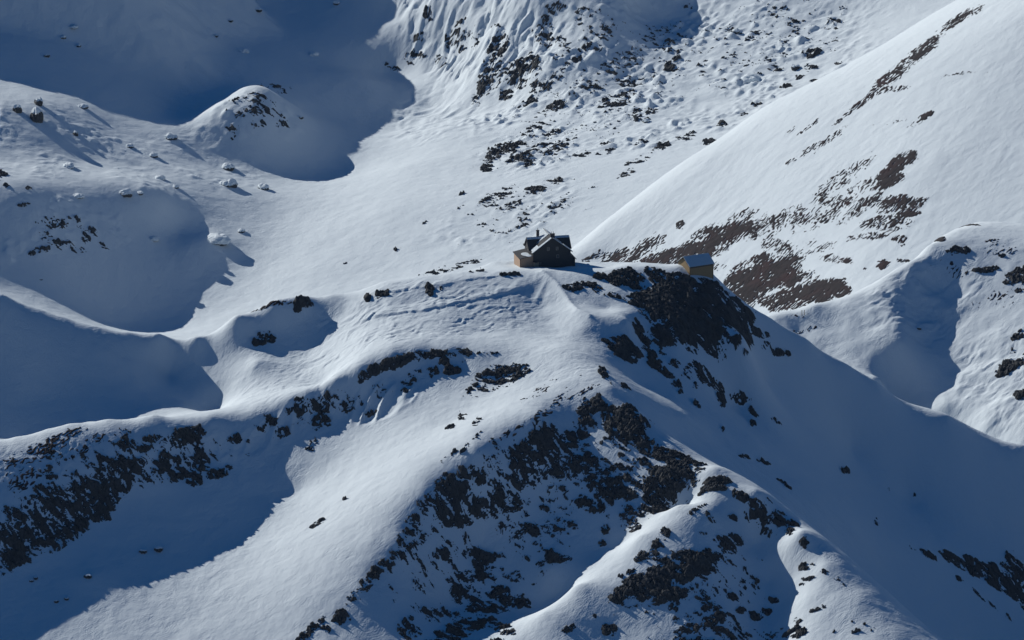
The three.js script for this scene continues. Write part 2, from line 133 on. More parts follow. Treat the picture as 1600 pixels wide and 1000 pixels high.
function drift(x, z, s) {                  // wind packed snow: broken low ridges with a steep lee edge
  const wx = x + 3.4 * noise(x / 8, z / 8, s + 5) + .9 * noise(x / 2.6, z / 2.6, s + 7), wz = z + 3.4 * noise(x / 8, z / 8, s + 6) + .9 * noise(x / 2.6, z / 2.6, s + 8);
  const u = .82 * wx - .57 * wz, v = .57 * wx + .82 * wz, k = .35 + 1.1 * Math.max(0, noise(x / 11, z / 11, s + 3) + .25), l = .3 + 1.2 * Math.max(0, noise(x / 6, z / 6, s + 4) + .2);
  return .42 * k * (ridged(u / 7, v / 3.3, s) - .6) + .30 * l * (ridged(u / 3.1, v / 1.7, s + 1) - .6) + .10 * noise(u / 1.5, v / .9, s + 2) + .26 * l * cells(u / 4.2, v / 2.1, s + 9) + .18 * k * cells(u / 2.2, v / 1.2, s + 10);
}
const grain = (x, z, s) => .030 * noise(x / .9, z / .9, s) + .06 * noise(x / 2.3, z / 2.3, s + 1) + .10 * noise(x / 5.3, z / 5.3, s + 2);
function along(L, x) { const n = L.length; if (x < L[0][0] || x > L[n - 1][0]) return null; let i = 1; while (L[i][0] < x) i++; return mix(L[i - 1][1], L[i][1], (x - L[i - 1][0]) / (L[i][0] - L[i - 1][0])); }
function bank(L, x, z, h) {                // a trodden shelf with a small drop towards the valley
  const q = along(L, x); if (q === null) return 0;
  const e = Math.min(1, (x - L[0][0]) / 6, (L[L.length - 1][0] - x) / 6), t = z - q + .9 * noise(x / 5, 3, 151);
  return e * h * (ss(-7, -.4, t) * (1 - ss(-.2, .9, t))) * (1 + .5 * noise(x / 3, z / 3, 152));
}
function lip(L, x, z, h, w) { let d = 1e9; for (let i = 1; i < L.length; i++) { const [ax, az] = L[i - 1], bx = L[i][0] - ax, bz = L[i][1] - az, t = Math.min(1, Math.max(0, ((x - ax) * bx + (z - az) * bz) / (bx * bx + bz * bz))); d = Math.min(d, Math.hypot(x - ax - t * bx, z - az - t * bz)); } return d > 4 * w ? 0 : h * Math.exp(-d / w); }
const hNear = (x, z) => {
  const q = zone(NEAR_DRIFT, x, z), fl = zone(NEAR_FLUTE, x, z);
  let d = .35 * fbm(x / 19, z / 19, 3, 11) + grain(x, z, 21);
  if (q > 0) d += q * .62 * drift(x, z, 31);
  if (fl > 0) d += fl * 1.5 * (ridged((.9 * x + .3 * z) / 4.5, (-.3 * x + .9 * z) / 16, 41) - .6);
  if (z < 60 && x > -60 && x < 40) d += bank(BANK_LOW, x, z, .5) + bank(BANK_HIGH, x, z, .35) + lip(WIND_LIP, x, z, 1.3, 1.7);
  return baseNear(x, z) + d;
};
const hHill = (x, z) => baseHill(x, z) + .5 * fbm(x / 12, z / 12, 3, 51) + grain(x, z, 61) + zone(HILL_DRIFT, x, z) * (.7 * drift(x, z, 66) + 1.5 * fbm(x / 14, z / 11, 3, 69));
const hBrown = (x, z) => baseBrown(x, z) + .5 * fbm(x / 34, z / 34, 3, 81) + 1.2 * grain(x, z, 91) + .10 * noise((.75 * x + .66 * z) / 3 + noise(x / 9, z / 9, 96), (.66 * x - .75 * z) / 17, 95) * (noise(x / 30, z / 30, 97) + .6);
const hFar = (x, z) => {
  const fl = zone(FAR_FLUTE, x, z), bp = zone(FAR_BUMP, x, z);
  let d = .7 * fbm(x / 40, z / 40, 3, 101) + 1.2 * grain(x, z, 111);
  if (fl > 0) {
    const c = .92 * x + .4 * z + 4 * noise(x / 13, z / 13, 123), l = -.4 * x + .92 * z, k = .35 + 1.1 * Math.max(0, noise(x / 19, z / 19, 124) + .3);
    d += fl * (2.3 * k * (ridged(c / 8, l / 26, 121) - .6) + 1.2 * (ridged(c / 3.1, l / 11, 122) - .6) * (1.3 - k * .6) + .7 * cells(c / 4, l / 5, 125) + 1.6 * fbm(x / 9, z / 9, 3, 126));
  }
  if (bp > 0) { const n = noise(x / 4.6, z / 5.6, 131), m = noise(x / 2.1, z / 2.6, 132), k = .55 + .9 * noise(x / 23, z / 23, 133); d += bp * k * (2.6 * Math.max(0, n - .10) + 1.5 * Math.max(0, m - .08)) + bp * 1.1 * fbm(x / 17, z / 17, 3, 134); }
  return baseFar(x, z) + d;
};
const SURF = { near: hNear, hill: hHill, brown: hBrown, far: hFar };

// ---------------------------------------------------------------- the snow covered mountain sides
function ticks(...a) { const r = []; for (let i = 0; i + 2 < a.length; i += 2) { const n = Math.max(1, Math.round((a[i + 2] - a[i]) / a[i + 1])); for (let k = 0; k < n; k++) r.push(mix(a[i], a[i + 2], k / n)); } r.push(a[a.length - 1]); return r; }
function sheet(h, xs, zs) {
  const nx = xs.length, nz = zs.length, P = new Float32Array(nx * nz * 3), U = new Float32Array(nx * nz * 2), I = new Uint32Array((nx - 1) * (nz - 1) * 6);
  let o = 0, q = 0;
  for (const z of zs) for (const x of xs) { P[o++] = x; P[o++] = h(x, z); P[o++] = z; U[q++] = (.82 * x - .57 * z) / 48; U[q++] = (.57 * x + .82 * z) / 48; }
  o = 0;
  for (let j = 0; j < nz - 1; j++) for (let i = 0; i < nx - 1; i++) { const a = j * nx + i, b = a + nx; I[o++] = a; I[o++] = b; I[o++] = a + 1; I[o++] = a + 1; I[o++] = b; I[o++] = b + 1; }
  const g = new THREE.BufferGeometry();
  g.setAttribute('position', new THREE.BufferAttribute(P, 3)); g.setAttribute('uv', new THREE.BufferAttribute(U, 2)); g.setIndex(new THREE.BufferAttribute(I, 1));
  g.computeVertexNormals();
  return g;
}
struct('snow_ridge', sheet(hNear, ticks(-420, 6, -190, .5, 190, 6, 420), ticks(-130, 4, -34, .5, 205, 5, 330)), snowMat, 'snowy mountain ridge carrying the huts, with its spurs and gullies');
struct('snow_hill', sheet(hHill, ticks(30, 3, 84, .6, 205, 5, 330), ticks(-230, 4, -176, .6, -20)), snowMat, 'snowy hill at the right behind the shaded flank');
struct('snow_slope', sheet(hBrown, ticks(-60, 4, -4, .8, 222, 6, 420), ticks(-540, 5, -430, .8, -150)), snowMat, 'bright snow slope with brown heather behind the huts');
struct('mountain_side', sheet(hFar, ticks(-800, 10, -255, .9, 185, 8, 520), ticks(-1400, 9, -880, .9, -330, 5, -240)), snowMat, 'far snowy mountain side with cliffs and a shaded cirque');
{ const g = new THREE.PlaneGeometry(40000, 40000); g.rotateX(-Math.PI / 2); g.translate(0, -420, -6000); struct('valley_ground', g, snowMat, 'snow covered valley ground far below'); }

// ---------------------------------------------------------------- rock and heather that stands out of the snow
const OUTCROPS = [   // label, hillside, kind, exposures: centre x, z, two axes of an ellipse, strength
  ['broad dark cliff at the left edge under the sunlit ridge crest', 'near', 'rock', [[-142.9,125.5,0.0314,-0.0211,0.1005,0.1115,0.62], [-157.8,136.5,0.0634,-0.0169,0.0743,0.134,0.55], [-127,109,0.0947,-0.0407,0.1246,0.2806,0.5], [-153.1,127,0.0595,-0.05,0.1175,0.1581,0.4]]],
  ['heather and stones streaking the sunlit ridge shoulder at the far left', 'near', 'turf', [[-157,110.5,0.0665,-0.034,0.1698,0.1877,0.26], [-147.1,102,0.0983,-0.0324,0.2057,0.3271,0.28], [-157.6,120,0.1014,-0.0525,0.1719,0.244,0.26], [-148.9,106.5,0.1167,-0.0569,0.2841,0.3581,0.22], [-137.6,103,0.1103,-0.0627,0.2919,0.3355,0.2]]],
  ['blocky dark outcrop just below the left ridge crest, beside two smaller ones', 'near', 'rock', [[-106.4,92.5,0.1533,-0.0195,0.1778,0.3471,0.62], [-112.5,96.5,0.4805,-0.0162,0.1881,0.5612,0.5], [-117.1,97,0.2326,-0.0305,0.2749,0.7068,0.35]]],
  ['small black outcrop left of the blocky one under the left ridge crest', 'near', 'rock', [[-126,102,0.274,-0.1158,0.1978,0.2998,0.6], [-120.2,101.5,0.2926,-0.0706,0.408,0.7096,0.45]]],
  ['ragged rock band in the shade below the blocky outcrop', 'near', 'rock', [[-111.6,104,0.11,-0.0273,0.1388,0.2625,0.42], [-122.9,108,0.1967,0.0551,0.0264,0.3533,0.42], [-116.9,103.5,0.1206,-0.0043,0.2324,0.5469,0.3]]],
  ['tall dark rock tooth with a snow cap at the lower end of the rock band', 'near', 'rock', [[-102.1,98,0.2999,-0.0095,0.0821,0.2846,0.62], [-103.1,104,0.4001,-0.0137,0.0655,0.3073,0.65], [-98.2,102.5,0.5328,-0.0175,0.0896,0.5245,0.45]]],
  ['small scattered rocks on the shaded slope below the left crest', 'near', 'rock', [[-90.7,88,0.3196,-0.148,0.4313,0.5597,0.45], [-86.5,87.5,1.1936,-0.0326,0.3087,1.2073,0.5], [-96.1,102,0.3293,-0.0619,0.2428,0.6705,0.3], [-86.4,92,1.1949,-0.0344,0.2607,1.0373,0.4], [-93.7,99,0.2787,-0.0757,0.3099,0.6564,0.25]]],
  ['pair of little dark ribs above the shaded bowl of the gully', 'near', 'rock', [[-79.3,81,0.3441,-0.1573,0.1784,0.5878,0.55], [-75.7,84,0.3092,-0.1024,0.1186,0.5906,0.5], [-82,83,0.595,-0.0145,0.0779,0.9417,0.45]]],
  ['jagged dark cliff under the middle of the left ridge crest', 'near', 'rock', [[-67.4,77,0.1667,-0.0236,0.0791,0.4373,0.62], [-61.7,76,0.3385,-0.0055,-0.0679,0.4402,0.55], [-63.2,79.5,0.3393,-0.0066,-0.0029,0.5653,0.45], [-72.6,78.5,0.4752,-0.0096,0.0384,0.7999,0.4]]],
  ['thin rock rib running down from the jagged cliff to the shadow edge', 'near', 'rock', [[-64.1,82.5,0.5557,0.1766,-0.1876,0.4637,0.45], [-65.1,87.5,0.4443,-0.212,0.2277,0.433,0.42], [-66.1,90.5,0.5952,-0.0132,-0.1444,0.6693,0.42], [-60.6,81,0.5937,-0.0114,-0.058,0.5357,0.35]]],
  ['small dark rock between the jagged cliff and the snow flutes', 'near', 'rock', [[-55.2,77.5,0.3253,0.0692,-0.1863,0.7407,0.52], [-49.5,77.5,0.5928,-0.0087,-0.2114,0.9484,0.4], [-47.3,81,0.354,-0.1185,0.0531,0.8692,0.38], [-59,76.5,0.9482,-0.0143,-0.2411,1.8497,0.4]]],
  ['long black cliff band under the snow cornice', 'near', 'rock', [[-38,67.5,0.0849,-0.0349,0.1999,0.6841,0.75], [-47.5,70.5,0.1836,-0.1532,0.3476,0.5752,0.6], [-25.8,64.5,0.1975,-0.0184,0.0172,0.7652,0.6], [-29.6,65.5,0.3947,-0.0036,0.1389,0.7188,0.55]]],
  ['knobbly rocks below the right end of the cornice', 'near', 'rock', [[-19.8,70,0.338,0.022,-0.0423,0.5546,0.65], [-26.2,70.5,0.5266,-0.0046,-0.0426,0.5151,0.55], [-22.4,67,0.5261,-0.0036,0.0121,0.7325,0.5], [-33.7,73,0.3763,0.2249,-0.1853,0.2499,0.42], [-35.4,76.5,0.6782,-0.0082,-0.0798,0.6102,0.45], [-31.2,70,0.5266,-0.005,0.0026,1.2988,0.4]]],
  ['flat dark rocks at the tail of the cornice ridge', 'near', 'rock', [[-15.2,63.5,0.3289,0.0687,-0.1819,0.6142,0.5], [-20.1,65,0.526,-0.0033,0.132,0.9872,0.45], [-16.3,66.5,0.789,-0.0041,-0.0619,1.1092,0.4], [-7.4,64,0.2628,-0.0007,0.0351,1.276,0.45]]],
  ['slabby outcrop left of the snow dome', 'near', 'rock', [[-3.2,75,0.1277,-0.0158,-0.0125,0.2407,0.48], [-8.4,74.5,0.1493,-0.0487,0.1164,0.2215,0.42], [2.1,74,0.223,-0.023,-0.0437,0.2627,0.42], [-6.3,79.5,0.105,-0.0138,0.0819,0.2529,0.3]]],
  ['loose stones on the sunlit slope left of the snow dome', 'near', 'rock', [[-16.3,96.5,0.5068,-0.0681,0.0102,0.2974,0.32], [-20.2,104,0.6331,-0.066,0.0269,0.3344,0.32], [-11.4,107.5,0.2973,-0.096,0.5564,0.2198,0.25], [-13.5,121,0.1555,-0.0712,0.6975,0.4543,0.22], [-20.7,125,0.1372,-0.0708,0.3925,0.5633,0.24]]],
  ['turf flecks along the sunny shoulder of the snow dome', 'near', 'turf', [[10.4,107.5,0.0561,-0.0188,0.4889,0.27,0.26], [21.9,95.5,0.1164,-0.0313,0.2108,0.5325,0.24], [2.1,115,0.1053,-0.0585,0.3353,0.5802,0.22], [9.4,91.5,0.0903,-0.0182,0.2179,0.2011,0.1]]],
  ['dark rock on the shaded nose of the hut ridge, at the left', 'near', 'rock', [[-70,21,0.2915,-0.006,0.1973,0.7582,0.68], [-71.9,23,0.6665,-0.0126,0.1878,1.1072,0.5]]],
  ['two black rocks in the hollow below the shaded nose', 'near', 'rock', [[-84.2,32,0.2856,-0.1667,0.2684,0.4215,0.65], [-80.3,32,0.6155,-0.2365,0.26,0.6005,0.6], [-82.5,29.5,0.6667,-0.0158,0.0347,1.893,0.5]]],
  ['turf edge along the crest of the hut ridge above the hollow', 'near', 'turf', [[-80.5,22,0.0884,-0.0203,0.019,0.8634,0.36]]],
  ['leftmost small rock on the snow bank below the hut', 'near', 'rock', [[-48.5,21.5,0.7923,-0.1555,0.0893,0.3876,0.7]]],
  ['middle small rock on the snow bank below the hut', 'near', 'rock', [[-43.4,21,0.3921,-0.0419,0.024,0.5399,0.7]]],
  ['rightmost small rock on the snow bank below the hut', 'near', 'rock', [[-27.7,19.5,0.6266,-0.1274,0.2219,0.3307,0.7], [-23.6,18.5,1.163,-0.0099,0.0405,0.8029,0.5]]],
  ['stony lip of the terrace below the timber annexe', 'near', 'rock', [[0.9,6,0.463,0.0001,0.1436,0.8313,0.6], [-3.2,6.5,0.7718,-0.0009,0.0779,0.7477,0.45]]],
  ['rocky hummock in the snow right of the big hut', 'near', 'rock', [[20.9,13,0.2708,-0.0108,0.0885,0.3557,0.6], [28,12,0.2684,0.066,-0.2943,0.3592,0.5], [24.8,9.5,0.5149,0.0046,0.0871,0.5796,0.4], [33.4,15.5,0.2721,0.0818,-0.4126,0.6698,0.35]]],
  ['dark rock block at the edge of the hut plateau', 'near', 'rock', [[38.1,3.5,0.1824,0.022,0.0207,0.2065,0.75], [29.8,4,0.4625,0.005,0.0495,0.4292,0.55]]],
  ['big black cliff falling away below the small yellow hut', 'near', 'rock', [[59.3,13.5,0.0607,0.0107,0.0098,0.0844,0.85], [51.9,2.5,0.1136,0.0251,-0.0634,0.2455,0.5], [47.4,14,0.1572,0.016,0.0023,0.1128,0.5], [74.6,6.5,0.1834,0.0347,0.1234,0.1229,0.75], [55.8,25,0.1147,0.0086,0.0979,0.172,0.75], [68.3,-1,0.1839,0.0561,0.0311,0.2252,0.45], [43.2,5,0.3302,0.0048,0.0661,0.3847,0.4]]],
  ['black rock knob on the spur above the snow dome', 'near', 'rock', [[37.9,46.5,0.2358,0.0649,0.0023,0.1821,0.85], [33,45.5,0.3499,0.0425,0.1287,0.5106,0.6], [39.4,49.5,0.438,0.1295,-0.0277,0.2561,0.7]]],
  ['chain of rocks stepping down right of the black knob', 'near', 'rock', [[42.4,32.5,0.3386,-0.1912,0.3269,0.1744,0.6], [46.5,41,0.4288,-0.0903,0.3844,0.2018,0.55], [47.5,46,0.4216,0.046,0.2188,0.3337,0.6], [51.8,47.5,0.4101,0.11,-0.0206,0.3838,0.55], [54.5,51,0.4875,0.1407,-0.0722,0.2925,0.5], [55.9,54.5,0.9376,0.0195,0.6588,0.5715,0.5], [44.9,35.5,0.5826,0.0098,0.2872,0.2036,0.45], [50.3,36.5,0.6668,0.0115,0.2159,0.4731,0.35]]],
  ['long broken rock rib slanting down the shaded flank', 'near', 'rock', [[62.1,34.5,0.3396,0.1037,0.2133,0.3783,0.5], [64.7,35.5,0.2549,0.0856,0.154,0.3339,0.58], [54.5,39.5,0.5263,0.1223,0.1177,0.4433,0.55], [61.3,42.5,0.7762,0.017,0.408,0.3134,0.45], [58.8,40.5,0.4094,0.1215,0.0679,0.3062,0.4], [66.4,35,0.5544,0.1594,0.2831,0.3881,0.4]]],
  ['lower dark end of the rock rib on the shaded flank', 'near', 'rock', [[70.3,36,0.6429,-0.039,0.3409,0.148,0.68], [76.9,29,0.3542,0.3081,-0.0761,0.8125,0.7], [80.5,31.5,0.3876,0.2456,-0.2421,0.6685,0.55], [73.5,30,0.7683,0.0151,0.9433,1.1078,0.45], [80.8,37,0.852,0.2449,-0.2263,0.3067,0.5]]],
  ['small lone rocks in the snow below the rock rib', 'near', 'rock', [[61.2,55.5,1.1712,0.027,0.7238,0.5187,0.6], [62.2,57,1.5623,0.0368,0.9668,0.6688,0.5], [70,63,1.8083,0.2893,0.2373,0.4047,0.55]]],
  ['two rocks between the black cliff and the rock rib', 'near', 'rock', [[53.1,32,0.5404,0.1864,-0.0526,0.8767,0.6], [55.1,32,0.931,0.0156,0.5421,1.242,0.5], [60,30.5,0.5115,0.2069,0.3398,1.032,0.45]]],
  ['dark crag and stones right of the black cliff', 'near', 'rock', [[83.7,0.5,0.279,0.0882,0.5019,0.7487,0.62], [75.8,20.5,0.5514,0.2742,0.0132,0.9311,0.65], [86.3,1.5,0.9704,0.5188,0.1249,0.5188,0.5], [78.8,21.5,0.918,0.0166,1.6473,2.0518,0.55], [66.9,23,0.7717,0.0145,0.5707,1.1903,0.5], [75.3,22,1.5446,0.0231,0.2517,1.3482,0.45]]],
  ['wedge of black rock on the skyline of the shaded flank', 'near', 'rock', [[89.9,0.5,0.4507,0.0561,0.7246,0.9526,0.7], [93.9,-2.5,1.2702,0.743,0.1205,1.0594,0.55], [87.4,1.5,0.0515,-0.7105,0.8486,0.5514,0.5]]],
  ['thin rocks on the edge between dome and shaded flank', 'near', 'rock', [[30,81.5,0.5542,-0.1052,0.3129,0.1006,0.65], [37.3,86.5,0.6018,0.0969,-0.1402,0.2807,0.5], [32.4,89.5,1.1152,-0.2483,0.7496,0.2824,0.5]]],
  ['dark upper crag of the large rock face below the dome', 'near', 'rock', [[36.4,108.5,0.1422,0.0363,-0.0537,0.1372,0.8], [26.1,101,0.2125,-0.0692,0.0741,0.2688,0.6], [24.6,106,0.3004,0.0023,-0.0336,0.2802,0.5], [41.5,115,0.1389,0.0745,-0.121,0.1869,0.5]]],
  ['right hand buttress of the large rock face', 'near', 'rock', [[51.6,128.5,0.096,-0.0361,0.0608,0.1505,0.7], [56.9,124,0.1398,0.0491,-0.2005,0.1954,0.6], [46.3,137.5,0.1008,-0.0664,0.1588,0.1373,0.62], [38,143,0.3121,-0.1244,0.0547,0.1787,0.5], [49.7,121,0.1393,0.063,-0.2019,0.2589,0.5]]],
  ['ragged slabs across the middle of the large rock face', 'near', 'rock', [[12.4,116.5,0.0711,-0.0193,0.1198,0.2131,0.62], [20.7,122,0.0686,0.0125,-0.0217,0.1841,0.52], [33,130.5,0.1212,0.0013,-0.0261,0.1731,0.46], [6.2,125,0.0844,-0.0834,0.1274,0.1933,0.62], [25.8,135,0.1544,0.0284,-0.084,0.2298,0.36], [32,126,0.1086,0.0401,-0.1109,0.213,0.4]]],
  ['left hand black ribs of the large rock face', 'near', 'rock', [[-20.6,137,0.0674,-0.1134,0.1523,0.1497,0.72], [-13.4,132,0.0849,-0.1186,0.2205,0.3778,0.55], [-8.2,136,0.0895,-0.0692,0.1496,0.3841,0.62], [-27.7,142,0.1698,-0.2324,0.31,0.3119,0.55], [0,135,0.1215,-0.0681,0.177,0.3975,0.55], [-16.5,141.5,0.1159,-0.0546,0.3728,0.6225,0.55]]],
  ['rocky edge between the sunlit gully and the face', 'near', 'rock', [[-32.8,150,0.3516,0.1764,-0.0559,0.1688,0.42], [-35.8,158.5,0.1893,-0.2068,0.2636,0.2895,0.45], [-22.5,152.5,0.2672,-0.0703,0.3897,0.6194,0.66], [-28.7,152,0.0986,-0.1369,0.5718,0.513,0.35]]],
  ['stones strung down the left edge of the face', 'near', 'rock', [[-42.8,166,0.1457,-0.1216,0.2913,0.3017,0.5], [-46.8,171.5,0.2079,-0.1375,0.3589,0.3773,0.4], [-38.8,162.5,0.2591,-0.2962,0.4905,0.5178,0.4], [-49.8,175,0.2164,-0.1171,0.2346,0.3889,0.32]]],
  ['lowest rocks on the edge of the sunlit gully', 'near', 'rock', [[-54.1,183,0.3372,-0.1104,0.132,0.3613,0.68], [-62.8,185,0.1656,-0.0943,0.3571,0.4224,0.5], [-66.7,189.5,0.2261,-0.1152,0.3589,0.5139,0.5], [-58.7,187,0.3723,-0.1755,0.3056,0.4916,0.35], [-72.7,194.5,0.1162,-0.0585,0.1983,0.3118,0.45]]],
  ['dark bench of rock low on the right of the face', 'near', 'rock', [[13.9,152,0.2138,0.0265,-0.1776,0.4415,0.7], [7.8,152.5,0.1707,0.1202,-0.5496,0.5915,0.4], [2.5,141.5,0.1511,0.0657,-0.1168,0.3602,0.5], [12.3,141.5,0.2,0.0696,-0.2122,0.4146,0.4], [19.6,140.5,0.3273,0.2855,-0.4576,0.4191,0.4], [29.8,144,0.6085,0.006,-0.0887,0.5799,0.4], [29.1,148.5,0.6963,0.0072,-0.0722,0.7342,0.45]]],
  ['scattered outcrops in the lower middle of the face', 'near', 'rock', [[-8.2,148,0.1777,-0.0504,0.1312,0.4033,0.5], [-13.3,147.5,0.2732,-0.0614,0.3634,0.6061,0.45], [-4.1,159,0.2224,-0.0177,0.0131,0.3635,0.5], [-16.4,159.5,0.4693,-0.2195,0.2244,0.4463,0.55], [-8.2,165,0.1426,0.0085,-0.0642,0.2893,0.5], [0,161.5,0.2169,0.0328,-0.1107,0.4086,0.4], [-12.3,154,0.1046,-0.0447,0.1984,0.3469,0.28]]],
  ['rocks at the foot of the large face by the picture edge', 'near', 'rock', [[-16.3,178,0.1138,-0.0199,0.1346,0.1497,0.5], [-32.4,183.5,0.2619,-0.0809,0.1463,0.1693,0.36], [-4.1,179.5,0.1394,0.0198,-0.2911,0.1658,0.42], [1,155,0.2909,0.0538,-0.2136,0.6088,0.42], [2.5,163.5,0.3059,0.0003,-0.0001,0.3814,0.4], [-24.4,171.5,0.189,-0.0521,0.499,0.3411,0.3], [-13.1,191.5,0.0824,-0.0004,-0.0308,0.1571,0.5]]],
  ['small rock flecks scattered all over the large rock face', 'near', 'rock', [[8.3,131.5,0.0214,-0.0105,0.0272,0.0502,0.05], [-16.4,160,0.0284,-0.013,0.0369,0.0757,0.08], [37.3,121,0.0399,0.0146,-0.0294,0.0607,0.12], [-8.2,149,0.0405,-0.0154,0.0336,0.0768,0.05]]],
  ['small rock flecks scattered over the front ridge', 'near', 'rock', [[59,171.5,0.0423,-0.0069,0.0311,0.0811,0.02], [64.7,190,0.0412,0.0009,0.0301,0.1599,0.07], [82.1,147,0.0789,0.087,-0.0958,0.1668,0.13]]],
  ['small rock flecks scattered below the left ridge crest', 'near', 'rock', [[-129.2,107,0.027,-0.0105,0.0503,0.1117,0.1], [-59,77.5,0.0394,-0.025,0.0419,0.241,0.12], [-104.7,95,0.06,-0.0019,0.0694,0.1841,0.1]]],
  ['dark cap rock just under the tip of the front ridge', 'near', 'rock', [[65.5,136.5,0.2099,-0.0497,0.0225,0.3653,0.8]]],
  ['largest black slab on the front ridge', 'near', 'rock', [[42.6,176.5,0.0911,-0.0331,0.0719,0.2225,0.88], [49.7,180.5,0.1634,-0.0253,0.0521,0.3979,0.7], [35.5,179.5,0.1861,-0.0872,0.2104,0.4064,0.6]]],
  ['second black slab above the largest one on the front ridge', 'near', 'rock', [[59.4,169.5,0.1085,-0.0433,0.1701,0.2549,0.85], [55,167.5,0.2337,-0.0541,0.1914,0.5491,0.6]]],
  ['small ledges on the sunny left edge of the front ridge', 'near', 'rock', [[48,160,0.3771,-0.1461,0.2185,0.3561,0.5], [42.8,167,0.2281,-0.0485,0.0266,0.4263,0.46], [46.5,163.5,0.3068,0.0049,-0.1045,0.6989,0.4], [37.6,171.5,0.4054,-0.1387,0.3032,0.9305,0.35], [34.6,172.5,0.9845,0.0122,-0.2105,0.9384,0.5]]],
  ['rough round outcrop in the middle of the front ridge', 'near', 'rock', [[69.9,156,0.2083,-0.0359,0.3639,0.3932,0.62], [68.8,159.5,0.3478,0.008,0.3672,0.5204,0.6], [65.4,158.5,0.6962,0.015,0.5729,0.979,0.4]]],
  ['little stones high on the front ridge face', 'near', 'rock', [[62.8,151.5,0.7571,-0.0996,0.5767,1.0004,0.55], [64.5,152.5,0.6063,0.19,0.1092,0.6276,0.38], [70.8,148,0.6676,0.3394,-0.0928,0.8965,0.4], [61.3,158,0.6105,0.0124,0.3329,0.9548,0.4], [59.4,149.5,0.2122,-0.0608,0.6029,0.5817,0.22]]],
  ['rocky right shoulder of the front ridge', 'near', 'rock', [[74,142,0.2448,0.0824,-0.2999,0.6368,0.6], [79,145,0.2583,0.2239,-0.1396,0.5654,0.58], [80,147.5,0.2286,0.1442,-0.1408,0.6365,0.5], [85.1,147.5,0.2566,0.1712,-0.2632,0.3672,0.55], [82,150.5,0.3903,0.2213,-0.4496,0.7166,0.4]]],
  ['steps of rock and snow down the right shoulder', 'near', 'rock', [[92.8,161.5,0.4623,0.2416,-0.3269,0.6189,0.7], [93.2,168.5,0.384,-0.0373,-0.5394,0.962,0.65], [89,154.5,0.6142,0.0212,-0.3571,0.3232,0.5], [93.9,173.5,0.4964,0.0164,-0.9731,0.9684,0.45], [90.2,149.5,0.4853,0.1234,-0.3642,0.2623,0.5]]],
  ['small rocks at the right end of the snow steps', 'near', 'rock', [[99.1,174.5,0.4464,0.2679,-0.7392,0.6736,0.6], [103,177.5,0.623,0.2769,-0.5753,0.7469,0.55], [105.4,180.5,1.1099,0.4378,-0.7241,0.8816,0.5], [92.4,174.5,0.6209,0.0204,-1.3893,1.2435,0.4]]],
  ['rock tongue in the hollow under the second slab', 'near', 'rock', [[51.6,184.5,0.3096,-0.1639,0.2637,0.4607,0.55], [37.5,183,0.2448,0.024,-0.1384,0.9528,0.4], [45,183.5,0.494,0.0075,-0.0542,0.7815,0.4]]],
  ['craggy outcrop at the bottom of the front ridge', 'near', 'rock', [[63.7,188.5,0.1696,-0.0584,0.2591,0.498,0.6], [55.5,192,0.2021,-0.0294,0.1121,0.5043,0.55], [66.6,192,0.2207,0.1069,-0.1642,0.4274,0.6], [60.5,197,0.0826,0.0017,0.0281,0.3625,0.5], [52.4,196.5,0.248,0.0046,0.0146,0.418,0.5]]],
  ['stony clump beside two wind-blown snow fins', 'near', 'rock', [[60.4,181,0.4107,0.0086,0.0613,0.314,0.36], [63.2,183.5,0.3082,0.0069,0.1159,0.5034,0.4], [70.1,175.5,0.4869,0.0746,0.4349,0.7913,0.65], [68.1,174.5,1.2242,0.0291,0.7509,1.0487,0.4]]],
  ['pair of flat rocks in the shade of the front ridge', 'near', 'rock', [[77.2,178,0.4254,0.1259,-0.0476,0.5372,0.62], [72.7,179,0.4762,-0.0554,0.7833,0.715,0.55], [80.7,176,0.4732,0.0845,-0.3075,0.7981,0.5], [78.1,165,1.2808,0.4196,-0.0428,0.8467,0.5]]],
  ['dark notch rock low on the left of the front ridge', 'near', 'rock', [[30.7,190.5,0.4054,0.0783,-0.1011,0.5598,0.65], [32.8,186,0.9192,0.3548,-0.4559,1.1795,0.5], [17.8,191.5,0.319,-0.1293,0.3566,0.659,0.4], [26.3,186.5,0.9884,0.0086,0.088,1.6625,0.4]]],
  ['curved black rock at the bottom of the sunlit wedge', 'near', 'rock', [[89.4,192.5,0.3155,-0.0446,-0.168,0.3766,0.72], [90.2,187.5,1.0074,-0.2899,-0.0846,0.5557,0.5], [96.6,187.5,0.3059,-0.0974,0.0592,0.914,0.42], [98.6,188,0.8284,0.0289,-0.484,1.0013,0.4], [83.4,172.5,0.5077,0.0928,-0.4968,0.7811,0.45]]],
  ['tiny stones on the sunlit wedge', 'near', 'rock', [[107,196,1.6573,0.063,-0.2377,1.3478,0.55], [110.9,198,1.6568,0.0671,-0.1349,1.8276,0.5], [113.6,200.5,0.7089,0.3107,-0.5157,0.5615,0.42], [101.1,198,1.6603,0.0595,-0.318,1.0188,0.45], [108.6,201,0.4983,0.0197,-0.2052,0.9163,0.3]]],
  ['large dark rocks at the right edge of the shaded flank', 'near', 'rock', [[155.9,26,0.1111,0.027,0.1257,0.2465,0.62], [164.8,23.5,0.1207,0.0498,0.0341,0.232,0.66], [171.8,15,0.187,0.0834,0.0058,0.1737,0.5], [171.3,24,0.1941,0.084,0.1008,0.3876,0.6], [183.1,13,0.1373,0.047,0.1229,0.1475,0.6]]],
